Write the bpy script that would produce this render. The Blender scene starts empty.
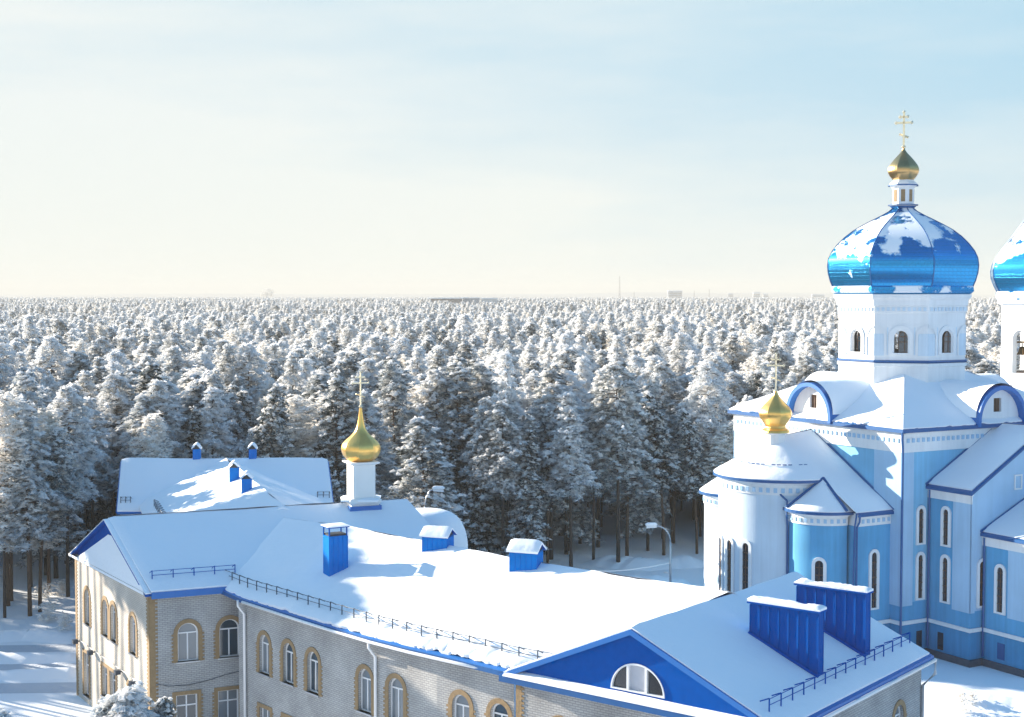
import bpy, bmesh, math, random
import numpy as np
from mathutils import Vector, Matrix, noise
from mathutils.geometry import tessellate_polygon

# ------------------------------------------------------------------ camera, sky, sun, exposure
scn = bpy.context.scene
COL = scn.collection
R = math.radians
CAM_H = 24.0
FPX = 1422.0
PITCH = math.atan(62.5 / FPX)
cam_d = bpy.data.cameras.new("camera")
cam_d.sensor_width = 36.0
cam_d.lens = 36.0 * FPX / 1024.0
cam_d.clip_start = 0.5
cam_d.clip_end = 20000
cam = bpy.data.objects.new("camera", cam_d)
cam.location = (0, 0, CAM_H)
cam.rotation_euler = (math.pi / 2 - PITCH, 0, 0)
COL.objects.link(cam)
scn.camera = cam

SUN_AZ, SUN_EL = 301.5, 16.5       # azimuth clockwise from +Y
world = bpy.data.worlds.new("World")
scn.world = world
world.use_nodes = True
wn = world.node_tree
wn.nodes.clear()
w_out = wn.nodes.new("ShaderNodeOutputWorld")
w_bg = wn.nodes.new("ShaderNodeBackground")
w_sky = wn.nodes.new("ShaderNodeTexSky")
w_sky.sky_type = 'NISHITA'
w_sky.sun_disc = False
w_sky.sun_elevation = R(SUN_EL)
w_sky.sun_rotation = R(SUN_AZ)
w_sky.altitude = 100
w_sky.air_density = 1.0
w_sky.dust_density = 1.2
w_sky.ozone_density = 1.6
# thin high cloud, laid out by direction on the sky
w_tc = wn.nodes.new("ShaderNodeTexCoord")
w_map = wn.nodes.new("ShaderNodeMapping")
w_map.inputs['Scale'].default_value = (1.6, 1.6, 9.0)
w_noise = wn.nodes.new("ShaderNodeTexNoise")
w_noise.inputs['Scale'].default_value = 2.2
w_noise.inputs['Detail'].default_value = 5
w_noise.inputs['Roughness'].default_value = 0.55
w_ramp = wn.nodes.new("ShaderNodeValToRGB")
w_ramp.color_ramp.elements[0].position = 0.38
w_ramp.color_ramp.elements[0].color = (0, 0, 0, 1)
w_ramp.color_ramp.elements[1].position = 0.75
w_ramp.color_ramp.elements[1].color = (.55, .55, .55, 1)
w_mix = wn.nodes.new("ShaderNodeMix")
w_mix.data_type = 'RGBA'
w_wm = wn.nodes.new("ShaderNodeMix")               # the veil is warmer close to the horizon
w_wm.data_type = 'RGBA'
w_wm.inputs[6].default_value = (5.75, 3.32, 2.58, 1)
w_wm.inputs[7].default_value = (5.5, 3.25, 2.68, 1)
w_wf = wn.nodes.new("ShaderNodeMapRange"); w_wf.inputs[1].default_value = 0.0; w_wf.inputs[2].default_value = .13
wn.links.new(w_wf.outputs[0], w_wm.inputs[0]); wn.links.new(w_wm.outputs[2], w_mix.inputs[7])
wn.links.new(w_tc.outputs['Generated'], w_map.inputs['Vector'])
wn.links.new(w_map.outputs[0], w_noise.inputs['Vector'])
wn.links.new(w_noise.outputs['Fac'], w_ramp.inputs[0])
w_sep = wn.nodes.new("ShaderNodeSeparateXYZ")
wn.links.new(w_tc.outputs['Generated'], w_sep.inputs[0])
wn.links.new(w_sep.outputs['Z'], w_wf.inputs[0])
w_el = wn.nodes.new("ShaderNodeValToRGB")          # milky veil, thick at the horizon, gone overhead
w_el.color_ramp.interpolation = 'EASE'
w_el.color_ramp.elements[0].position = 0.0; w_el.color_ramp.elements[0].color = (.93, .93, .93, 1)
w_el.color_ramp.elements[1].position = 0.42; w_el.color_ramp.elements[1].color = (0, 0, 0, 1)
e_ = w_el.color_ramp.elements.new(0.17); e_.color = (.55, .55, .55, 1)
wn.links.new(w_sep.outputs['Z'], w_el.inputs[0])
w_nx = wn.nodes.new("ShaderNodeMath"); w_nx.operation = 'MULTIPLY_ADD'; w_nx.inputs[1].default_value = -.9
wn.links.new(w_sep.outputs['X'], w_nx.inputs[0]); wn.links.new(w_el.outputs[0], w_nx.inputs[2])
w_cl = wn.nodes.new("ShaderNodeMath"); w_cl.operation = 'MULTIPLY_ADD'; w_cl.inputs[1].default_value = .6
wn.links.new(w_ramp.outputs[0], w_cl.inputs[0]); wn.links.new(w_nx.outputs[0], w_cl.inputs[2])
w_min = wn.nodes.new("ShaderNodeMath"); w_min.operation = 'MULTIPLY'; w_min.use_clamp = True
w_gate = wn.nodes.new("ShaderNodeMapRange"); w_gate.inputs[1].default_value = .6; w_gate.inputs[2].default_value = .2
wn.links.new(w_sep.outputs['Z'], w_gate.inputs[0])
wn.links.new(w_cl.outputs[0], w_min.inputs[0]); wn.links.new(w_gate.outputs[0], w_min.inputs[1])
wn.links.new(w_min.outputs[0], w_mix.inputs[0])
w_lo = wn.nodes.new("ShaderNodeMix")               # the low sky: pale winter blue under the veil
w_lo.data_type = 'RGBA'
w_lo.inputs[7].default_value = (1.95, 2.22, 2.5, 1)
w_lr = wn.nodes.new("ShaderNodeValToRGB")
w_lr.color_ramp.elements[0].position = .2; w_lr.color_ramp.elements[0].color = (1, 1, 1, 1)
w_lr.color_ramp.elements[1].position = .55; w_lr.color_ramp.elements[1].color = (0, 0, 0, 1)
wn.links.new(w_sep.outputs['Z'], w_lr.inputs[0])
wn.links.new(w_lr.outputs[0], w_lo.inputs[0])
wn.links.new(w_sky.outputs[0], w_lo.inputs[6])
wn.links.new(w_lo.outputs[2], w_mix.inputs[6])
w_tint = wn.nodes.new("ShaderNodeMix")
w_tint.data_type = 'RGBA'; w_tint.blend_type = 'MULTIPLY'; w_tint.inputs[0].default_value = 1
w_tint.inputs[7].default_value = (.60, 1.08, 1.30, 1)
wn.links.new(w_mix.outputs[2], w_tint.inputs[6])
wn.links.new(w_tint.outputs[2], w_bg.inputs[0])
w_bg.inputs[1].default_value = 0.085
wn.links.new(w_bg.outputs[0], w_out.inputs[0])

sun_d = bpy.data.lights.new("sun", 'SUN')
sun_d.energy = 5.0
sun_d.angle = R(0.5)
sun_d.color = (1.0, 0.87, 0.70)
sun = bpy.data.objects.new("sun", sun_d)
COL.objects.link(sun)
sd = Vector((math.sin(R(SUN_AZ)) * math.cos(R(SUN_EL)), math.cos(R(SUN_AZ)) * math.cos(R(SUN_EL)), math.sin(R(SUN_EL))))
sun.rotation_euler = sd.to_track_quat('Z', 'Y').to_euler()

vs = scn.view_settings
vs.view_transform = 'Standard'
vs.look = 'None'
vs.gamma = 1
vs.exposure = 1.64
vs.use_curve_mapping = False
scn.cycles.max_bounces = 6
scn.cycles.volume_bounces = 0
scn.cycles.transparent_max_bounces = 6

rnd = random.Random(7)

# ------------------------------------------------------------------ survey helpers
CP, SP = math.cos(PITCH), math.sin(PITCH)
def ray(px, py):
    a = (px - 512) / FPX
    v = (358.5 - py) / FPX
    return Vector((a, CP + v * SP, -SP + v * CP))
def P(px, py, z):
    r = ray(px, py)
    t = (z - CAM_H) / r.z
    return Vector((r.x * t, r.y * t, z))
def depth_of(p):
    return p.y * CP - (p.z - CAM_H) * SP
def proj(p):
    d = depth_of(p)
    up = p.y * SP + (p.z - CAM_H) * CP
    return (512 + FPX * p.x / d, 358.5 - FPX * up / d)

class Fr:
    """a wall's own axes: u along it, z up, o outwards"""
    def __init__(s, o, u, n=None):
        s.o = Vector((o[0], o[1], 0)); s.u = Vector((u[0], u[1], 0)).normalized()
        s.n = Vector((s.u.y, -s.u.x, 0)) if n is None else Vector((n[0], n[1], 0)).normalized()
    def __call__(s, u, z, o=0.0):
        p = s.o + s.u * u + s.n * o
        return Vector((p.x, p.y, z))
    def u_at(s, px, z):
        k = (px - 512) / FPX
        c = k * (-(z - CAM_H) * SP)
        # o.x+u*ux = k*(CP*(o.y+u*uy)) + c
        return (k * CP * s.o.y + c - s.o.x) / (s.u.x - k * CP * s.u.y)
    def z_at(s, u, py):
        p = s(u, 0)
        v = (358.5 - py) / FPX
        r = Vector((0, CP + v * SP, -SP + v * CP))
        return CAM_H + r.z / r.y * p.y

# ------------------------------------------------------------------ mesh builder
class MB:
    def __init__(s):
        s.v = []; s.f = []; s.m = []; s.uv = []
    def poly(s, pts, mat=0, uv=None):
        i = len(s.v)
        s.v += [tuple(p) for p in pts]
        s.f.append(tuple(range(i, i + len(pts)))); s.m.append(mat)
        if uv is None:
            uv = [(p[0] * .7 + p[1] * .7, p[2]) for p in pts]
        s.uv += uv
    def hexa(s, c, mat=0):
        """c: 8 corners, bottom ring 0-3 then top ring 4-7"""
        i = len(s.v)
        c = [Vector(p) for p in c]
        if (c[1] - c[0]).cross(c[3] - c[0]).dot(c[4] - c[0]) < 0: c = [c[3], c[2], c[1], c[0], c[7], c[6], c[5], c[4]]
        s.v += [tuple(p) for p in c]
        for f in ((3, 2, 1, 0), (4, 5, 6, 7), (0, 1, 5, 4), (1, 2, 6, 5), (2, 3, 7, 6), (3, 0, 4, 7)):
            s.f.append(tuple(i + k for k in f)); s.m.append(mat)
            s.uv += [(c[k][0] * .7 + c[k][1] * .7, c[k][2]) for k in f]
    def box(s, fr, u0, u1, z0, z1, o0, o1, mat=0):
        c = [fr(u0, z0, o0), fr(u0, z0, o1), fr(u1, z0, o1), fr(u1, z0, o0),
             fr(u0, z1, o0), fr(u0, z1, o1), fr(u1, z1, o1), fr(u1, z1, o0)]
        s.hexa(c, mat)
    def abox(s, x0, x1, y0, y1, z0, z1, mat=0):
        s.box(Fr((0, 0), (1, 0), (0, 1)), x0, x1, z0, z1, y0, y1, mat)
    def tube(s, pts, r, n=6, mat=0, cap=True):
        pts = [Vector(p) for p in pts]
        rs = r if isinstance(r, (list, tuple)) else [r] * len(pts)
        rings = []
        for k, p in enumerate(pts):
            a = pts[max(k - 1, 0)]; b = pts[min(k + 1, len(pts) - 1)]
            d = (b - a).normalized()
            ref = Vector((0, 0, 1)) if abs(d.z) < .9 else Vector((1, 0, 0))
            x = d.cross(ref).normalized(); y = d.cross(x)
            i = len(s.v)
            for j in range(n):
                t = 2 * math.pi * j / n
                s.v.append(tuple(p + (x * math.cos(t) + y * math.sin(t)) * rs[k]))
            rings.append(i)
        for k in range(len(rings) - 1):
            a, b = rings[k], rings[k + 1]
            for j in range(n):
                j2 = (j + 1) % n
                s.f.append((a + j, a + j2, b + j2, b + j)); s.m.append(mat); s.uv += [(j / n, k), ((j + 1) / n, k), ((j + 1) / n, k + 1), (j / n, k + 1)]
        if cap:
            s.f.append(tuple(rings[0] + j for j in reversed(range(n)))); s.m.append(mat); s.uv += [(0, 0)] * n
            s.f.append(tuple(rings[-1] + j for j in range(n))); s.m.append(mat); s.uv += [(0, 0)] * n
    def lathe(s, prof, n=8, c=(0, 0), rot=0.0, mat=0, a0=0.0, a1=2 * math.pi, cap=True):
        """prof: (radius, z) list from bottom to top"""
        full = abs(a1 - a0 - 2 * math.pi) < 1e-6
        m = n if full else n + 1
        rings = []
        for r, z in prof:
            i = len(s.v)
            for j in range(m):
                t = rot + a0 + (a1 - a0) * j / n
                s.v.append((c[0] + r * math.cos(t), c[1] + r * math.sin(t), z))
            rings.append(i)
        for k in range(len(rings) - 1):
            a, b = rings[k], rings[k + 1]
            for j in range(n):
                j2 = (j + 1) % m
                s.f.append((a + j, a + j2, b + j2, b + j)); s.m.append(mat)
                rr = max(prof[k][0], .3)
                u0, u1 = rr * (a1 - a0) * j / n, rr * (a1 - a0) * (j + 1) / n
                s.uv += [(u0, prof[k][1]), (u1, prof[k][1]), (u1, prof[k + 1][1]), (u0, prof[k + 1][1])]
        if cap and full:
            s.f.append(tuple(rings[0] + j for j in reversed(range(m)))); s.m.append(mat); s.uv += [(0, 0)] * m
            s.f.append(tuple(rings[-1] + j for j in range(m))); s.m.append(mat); s.uv += [(0, 0)] * m
    def panel(s, fr, outline, holes=(), reveal=.22, mat=0, rmat=None):
        """flat wall with real openings; the jambs run inwards by reveal"""
        loops = [[Vector((a, b, 0)) for a, b in outline]] + [[Vector((a, b, 0)) for a, b in h] for h in holes]
        flat = [p for l in loops for p in l]
        base = len(s.v)
        s.v += [tuple(fr(p.x, p.y)) for p in flat]
        want = fr.n
        for t in tessellate_polygon(loops):
            i, j, k = t
            a, b, c = Vector(s.v[base + i]), Vector(s.v[base + j]), Vector(s.v[base + k])
            if (b - a).cross(c - a).length < 1e-9: continue
            if (b - a).cross(c - a).dot(want) < 0: j, k = k, j
            s.f.append((base + i, base + j, base + k)); s.m.append(mat)
            s.uv += [(flat[q].x, flat[q].y) for q in (i, j, k)]
        for h in holes:
            for q in range(len(h)):
                a, b = h[q], h[(q + 1) % len(h)]
                s.poly([fr(a[0], a[1]), fr(b[0], b[1]), fr(b[0], b[1], -reveal), fr(a[0], a[1], -reveal)],
                       mat if rmat is None else rmat, [(a[0], a[1]), (b[0], b[1]), (b[0] + .2, b[1]), (a[0] + .2, a[1])])
    def patch(s, fn, nu, nv, mat=0):
        i = len(s.v)
        for a in range(nu + 1):
            for b in range(nv + 1):
                s.v.append(tuple(fn(a / nu, b / nv)))
        for a in range(nu):
            for b in range(nv):
                q = i + a * (nv + 1) + b
                s.f.append((q, q + nv + 1, q + nv + 2, q + 1)); s.m.append(mat); s.uv += [(a, b), (a + 1, b), (a + 1, b + 1), (a, b + 1)]
    def build(s, name, mats, parent=None, smooth=False, label=None, weld=False):
        me = bpy.data.meshes.new(name)
        me.from_pydata(s.v, [], s.f)
        if not isinstance(mats, (list, tuple)): mats = [mats]
        for m in mats: me.materials.append(m)
        me.polygons.foreach_set('material_index', s.m)
        uvl = me.uv_layers.new(name='UVMap')
        uvl.data.foreach_set('uv', [c for t in s.uv for c in t])
        if smooth: me.polygons.foreach_set('use_smooth', [True] * len(s.f))
        if weld:
            bm = bmesh.new(); bm.from_mesh(me)
            bmesh.ops.remove_doubles(bm, verts=bm.verts, dist=1e-4)
            bm.to_mesh(me); bm.free()
        me.update()
        o = bpy.data.objects.new(name, me)
        COL.objects.link(o)
        if parent: o.parent = parent
        if label: o['label'] = label
        return o

def tag(o, label=None, cat=None, group=None, kind=None):
    if label: o['label'] = label
    if cat: o['category'] = cat
    if group: o['group'] = group
    if kind: o['kind'] = kind
    return o
def empty(name, loc, label, cat, rz=0, group=None):
    o = bpy.data.objects.new(name, None)
    o.empty_display_size = 1
    o.location = loc; o.rotation_euler = (0, 0, rz)
    COL.objects.link(o)
    return tag(o, label, cat, group)

def snow_sheet(mb, fn, nu, nv, t=.22, amp=.05, mat=0, seed=0, edges=(1, 1, 1, 1), nsc=.35):
    """thick uneven snow lying on the surface fn(u,v); edges = which borders (u0,u1,v0,v1) end in the open"""
    def top(a, b):
        p = Vector(fn(a, b))
        e = 1.0
        if edges[0]: e = min(e, .55 + a * nu * .45)
        if edges[1]: e = min(e, .55 + (1 - a) * nu * .45)
        if edges[2]: e = min(e, .55 + b * nv * .45)
        if edges[3]: e = min(e, .55 + (1 - b) * nv * .45)
        n = 1.3 * noise.noise(Vector((p.x * .22 + seed, p.y * .22, 1.7))) + noise.noise(Vector((p.x * nsc + seed, p.y * nsc, 3.1))) + .5 * noise.noise(Vector((p.x * nsc * 3 + seed, p.y * nsc * 3, 8.2)))
        p.z += t * e + amp * n * (1 if e > .99 else .4)
        return p
    mb.patch(top, nu, nv, mat)
    def skirt(path):
        for q in range(len(path) - 1):
            (a0, b0), (a1, b1) = path[q], path[q + 1]
            p0, p1 = Vector(fn(a0, b0)), Vector(fn(a1, b1))
            mb.poly([p0, p1, top(a1, b1), top(a0, b0)], mat)
    if edges[0]: skirt([(0, k / nv) for k in range(nv + 1)])
    if edges[1]: skirt([(1, 1 - k / nv) for k in range(nv + 1)])
    if edges[2]: skirt([(1 - k / nu, 0) for k in range(nu + 1)])
    if edges[3]: skirt([(k / nu, 1) for k in range(nu + 1)])

def bil(c00, c10, c11, c01):
    c00, c10, c11, c01 = map(Vector, (c00, c10, c11, c01))
    return lambda u, v: (c00 * (1 - u) + c10 * u) * (1 - v) + (c01 * (1 - u) + c11 * u) * v

def arch_pts(u, z0, w, h, n=10):
    """arched opening: u centre, z0 sill, w wide, h tall, half-round top"""
    r = w / 2; zs = z0 + h - r
    pts = [(u - r, z0), (u + r, z0)]
    pts += [(u + r * math.cos(math.pi * k / n), zs + r * math.sin(math.pi * k / n)) for k in range(n + 1)]
    return pts
def rect_pts(u, z0, w, h):
    return [(u - w / 2, z0), (u + w / 2, z0), (u + w / 2, z0 + h), (u - w / 2, z0 + h)]

def ring_mesh(mb, fr, inner, outer, o0, o1, mat=0):
    """flat ring between two matching outlines, with thickness"""
    n = len(inner)
    for k in range(n):
        a, b = inner[k], inner[(k + 1) % n]; c, d = outer[(k + 1) % n], outer[k]
        mb.poly([fr(*a, o1), fr(*b, o1), fr(*c, o1), fr(*d, o1)], mat)
        mb.poly([fr(*d, o0), fr(*c, o0), fr(*c, o1), fr(*d, o1)], mat)
        mb.poly([fr(*b, o0), fr(*a, o0), fr(*a, o1), fr(*b, o1)], mat)

# ------------------------------------------------------------------ materials
def new_mat(name):
    m = bpy.data.materials.new(name); m.use_nodes = True
    return m, m.node_tree, m.node_tree.nodes['Principled BSDF']
def simple(name, col, rough=.6, metal=0.0, var=.12, scale=3.0, bump=0.0, spec=.5):
    m, nt, b = new_mat(name)
    b.inputs['Roughness'].default_value = rough
    b.inputs['Metallic'].default_value = metal
    b.inputs['Specular IOR Level'].default_value = spec
    tc = nt.nodes.new('ShaderNodeTexCoord')
    nz = nt.nodes.new('ShaderNodeTexNoise'); nz.inputs['Scale'].default_value = scale; nz.inputs['Detail'].default_value = 4
    nt.links.new(tc.outputs['Object'], nz.inputs['Vector'])
    mx = nt.nodes.new('ShaderNodeMix'); mx.data_type = 'RGBA'
    mx.inputs[6].default_value = (*[c * (1 - var) for c in col], 1)
    mx.inputs[7].default_value = (*[min(1, c * (1 + var)) for c in col], 1)
    nt.links.new(nz.outputs['Fac'], mx.inputs[0]); nt.links.new(mx.outputs[2], b.inputs['Base Color'])
    if bump:
        bp = nt.nodes.new('ShaderNodeBump'); bp.inputs['Strength'].default_value = bump; bp.inputs['Distance'].default_value = .05
        nt.links.new(nz.outputs['Fac'], bp.inputs['Height']); nt.links.new(bp.outputs[0], b.inputs['Normal'])
    return m
def plaster(name, col, var=.07, bump=.12):
    """painted render: broad fading plus faint rain streaks that run down the wall"""
    m, nt, b = new_mat(name)
    b.inputs['Roughness'].default_value = .8; b.inputs['Specular IOR Level'].default_value = .25
    tc = nt.nodes.new('ShaderNodeTexCoord')
    n1 = nt.nodes.new('ShaderNodeTexNoise'); n1.inputs['Scale'].default_value = .45; n1.inputs['Detail'].default_value = 5
    nt.links.new(tc.outputs['Object'], n1.inputs['Vector'])
    mp = nt.nodes.new('ShaderNodeMapping'); mp.inputs['Scale'].default_value = (3.2, 3.2, .16)
    nt.links.new(tc.outputs['Object'], mp.inputs['Vector'])
    n2 = nt.nodes.new('ShaderNodeTexNoise'); n2.inputs['Scale'].default_value = 1.0; n2.inputs['Detail'].default_value = 6; n2.inputs['Roughness'].default_value = .6
    nt.links.new(mp.outputs[0], n2.inputs['Vector'])
    ad = nt.nodes.new('ShaderNodeMath'); ad.operation = 'ADD'
    nt.links.new(n1.outputs['Fac'], ad.inputs[0]); nt.links.new(n2.outputs['Fac'], ad.inputs[1])
    r = nt.nodes.new('ShaderNodeMapRange'); r.inputs[1].default_value = .7; r.inputs[2].default_value = 1.3
    nt.links.new(ad.outputs[0], r.inputs[0])
    mx = nt.nodes.new('ShaderNodeMix'); mx.data_type = 'RGBA'
    mx.inputs[6].default_value = (*[c * (1 - var * 1.4) for c in col], 1); mx.inputs[7].default_value = (*[min(1, c * (1 + var)) for c in col], 1)
    nt.links.new(r.outputs[0], mx.inputs[0]); nt.links.new(mx.outputs[2], b.inputs['Base Color'])
    n3 = nt.nodes.new('ShaderNodeTexNoise'); n3.inputs['Scale'].default_value = 6; nt.links.new(tc.outputs['Object'], n3.inputs['Vector'])
    bp = nt.nodes.new('ShaderNodeBump'); bp.inputs['Strength'].default_value = bump; bp.inputs['Distance'].default_value = .03
    nt.links.new(n3.outputs['Fac'], bp.inputs['Height']); nt.links.new(bp.outputs[0], b.inputs['Normal'])
    return m
def snow_mat(name, col=(.86, .89, .93), scale=1.2, strength=.35):
    m, nt, b = new_mat(name)
    b.inputs['Roughness'].default_value = .75
    b.inputs['Specular IOR Level'].default_value = .2
    b.inputs['Base Color'].default_value = (*col, 1)
    tc = nt.nodes.new('ShaderNodeTexCoord')
    n1 = nt.nodes.new('ShaderNodeTexNoise'); n1.inputs['Scale'].default_value = scale; n1.inputs['Detail'].default_value = 7
    n1.inputs['Roughness'].default_value = .6
    nt.links.new(tc.outputs['Object'], n1.inputs['Vector'])
    bp = nt.nodes.new('ShaderNodeBump'); bp.inputs['Strength'].default_value = strength; bp.inputs['Distance'].default_value = .12
    nt.links.new(n1.outputs['Fac'], bp.inputs['Height']); nt.links.new(bp.outputs[0], b.inputs['Normal'])
    return m
M = {}
M['snow'] = snow_mat('snow')
M['snow_ground'] = snow_mat('snow_ground', (.82, .86, .91), .5, .6)
M['blue_roof'] = simple('blue_roof_metal', (.003, .13, .44), .45, 0, .1)
M['blue_dark'] = simple('blue_dark_metal', (.0005, .078, .35), .6, 0, .15, spec=.02)
M['blue_trim'] = simple('blue_trim', (.006, .09, .28), .4, .1, .2)
M['white'] = simple('white_paint', (.80, .80, .78), .6, 0, .05, 1.5)
M['white_metal'] = simple('white_metal', (.75, .76, .78), .4, .1, .05)
M['church_white'] = plaster('church_white', (.76, .79, .82), 0.06)
M['church_pale'] = plaster('church_pale_blue', (.36, .56, .76), 0.07)
M['church_blue'] = plaster('church_blue', (.10, .37, .64), 0.12)
M['church_base'] = plaster('church_base_blue', (.05, .27, .51), 0.14)
M['church_mid'] = plaster('church_mid_blue', (.20, .49, .73), .1)
M['apse_pale'] = plaster('apse_pale_plaster', (.60, .72, .83), 0.07)
M['plinth'] = simple('plinth_stone', (.06, .08, .11), .8, 0, .3, 4)
M['ochre'] = simple('ochre_brick', (.28, .19, .10), .8, 0, .3, 6, .3)
M['gold'] = simple('gold_leaf', (.96, .56, .16), .30, .85, .12, 5, .03)
M['dull_gold'] = simple('dull_gold', (.55, .36, .16), .3, 1.0, .15, 5)
M['pale_gold'] = simple('pale_gold', (.95, .80, .55), .35, .7, .1, 5)
M['dark_metal'] = simple('dark_metal', (.05, .07, .10), .5, .5, .2)
M['galv'] = simple('galvanised_steel', (.45, .47, .5), .4, .6, .1)
M['dark'] = simple('dark_void', (.02, .025, .03), .5, 0, .1)
M['wood'] = simple('dark_wood', (.10, .055, .035), .7, 0, .2, 8)
M['bark'] = simple('pine_bark', (.055, .04, .033), .9, 0, .45, 5, .6)
M['bark_red'] = simple('upper_pine_bark', (.10, .06, .04), .9, 0, .35, 5, .5)
M['bronze'] = simple('bronze', (.16, .10, .05), .35, 1, .2)
M['grey_panel'] = simple('grey_panel', (.42, .44, .50), .5, 0, .08)

def glass_mat(name, col, rough=.06):
    m, nt, b = new_mat(name)
    b.inputs['Base Color'].default_value = (*col, 1)
    b.inputs['Roughness'].default_value = rough
    b.inputs['Specular IOR Level'].default_value = .9
    tc = nt.nodes.new('ShaderNodeTexCoord')
    nz = nt.nodes.new('ShaderNodeTexNoise'); nz.inputs['Scale'].default_value = .9
    nt.links.new(tc.outputs['Object'], nz.inputs['Vector'])
    bp = nt.nodes.new('ShaderNodeBump'); bp.inputs['Strength'].default_value = .08
    nt.links.new(nz.outputs['Fac'], bp.inputs['Height']); nt.links.new(bp.outputs[0], b.inputs['Normal'])
    return m
M['glass'] = glass_mat('window_glass', (.035, .06, .085))
M['glass_curtain'] = glass_mat('curtained_glass', (.17, .20, .23), .15)
M['glass_dark'] = glass_mat('dark_glass', (.012, .018, .03), .12)

def brick_mat(name, c1, c2, mortar):
    m, nt, b = new_mat(name)
    b.inputs['Roughness'].default_value = .85
    uv = nt.nodes.new('ShaderNodeUVMap')
    br = nt.nodes.new('ShaderNodeTexBrick')
    br.inputs['Color1'].default_value = (*c1, 1); br.inputs['Color2'].default_value = (*c2, 1); br.inputs['Mortar'].default_value = (*mortar, 1)
    br.inputs['Scale'].default_value = 1; br.inputs['Mortar Size'].default_value = .016
    br.inputs['Brick Width'].default_value = .27; br.inputs['Row Height'].default_value = .10
    br.inputs['Bias'].default_value = -.1
    nt.links.new(uv.outputs[0], br.inputs['Vector'])
    nz = nt.nodes.new('ShaderNodeTexNoise'); nz.inputs['Scale'].default_value = .5; nz.inputs['Detail'].default_value = 5
    nt.links.new(uv.outputs[0], nz.inputs['Vector'])
    mp = nt.nodes.new('ShaderNodeMapRange'); mp.inputs[1].default_value = .3; mp.inputs[2].default_value = .7; mp.inputs[3].default_value = .74; mp.inputs[4].default_value = 1.12
    nt.links.new(nz.outputs['Fac'], mp.inputs[0])
    mx = nt.nodes.new('ShaderNodeMix'); mx.data_type = 'RGBA'; mx.blend_type = 'MULTIPLY'; mx.inputs[0].default_value = 1
    nt.links.new(br.outputs['Color'], mx.inputs[6]); nt.links.new(mp.outputs[0], mx.inputs[7]); nt.links.new(mx.outputs[2], b.inputs['Base Color'])
    bp = nt.nodes.new('ShaderNodeBump'); bp.inputs['Strength'].default_value = .5; bp.inputs['Distance'].default_value = .02
    bp.invert = True
    nt.links.new(br.outputs['Fac'], bp.inputs['Height']); nt.links.new(bp.outputs[0], b.inputs['Normal'])
    return m
M['sunlit_brick'] = brick_mat('sunlit_brick', (.66, .61, .54), (.60, .55, .48), (.46, .42, .37))  # lit copy of the pale brick, sunshine on the end wall put into its colour
M['brick'] = brick_mat('pale_brick', (.47, .47, .46), (.39, .39, .39), (.27, .27, .28))

def ribbed_mat(name, col, width=.2):
    m, nt, b = new_mat(name)
    b.inputs['Roughness'].default_value = .55; b.inputs['Specular IOR Level'].default_value = .02
    tc = nt.nodes.new('ShaderNodeUVMap')
    wv = nt.nodes.new('ShaderNodeTexWave'); wv.inputs['Scale'].default_value = 1 / width / 2 / math.pi * 2
    wv.inputs['Distortion'].default_value = .2
    nt.links.new(tc.outputs[0], wv.inputs['Vector'])
    nz = nt.nodes.new('ShaderNodeTexNoise'); nz.inputs['Scale'].default_value = 1.5
    nt.links.new(tc.outputs[0], nz.inputs['Vector'])
    mx = nt.nodes.new('ShaderNodeMix'); mx.data_type = 'RGBA'
    mx.inputs[6].default_value = (*[c * .8 for c in col], 1); mx.inputs[7].default_value = (*[c * 1.15 for c in col], 1)
    nt.links.new(nz.outputs['Fac'], mx.inputs[0]); nt.links.new(mx.outputs[2], b.inputs['Base Color'])
    bp = nt.nodes.new('ShaderNodeBump'); bp.inputs['Strength'].default_value = .35; bp.inputs['Distance'].default_value = .015
    nt.links.new(wv.outputs['Fac'], bp.inputs['Height']); nt.links.new(bp.outputs[0], b.inputs['Normal'])
    return m
M['ribbed'] = ribbed_mat('ribbed_blue_sheet', (.0005, .085, .36))
M['ribbed_light'] = ribbed_mat('ribbed_light_blue_sheet', (.004, .18, .58))

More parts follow.
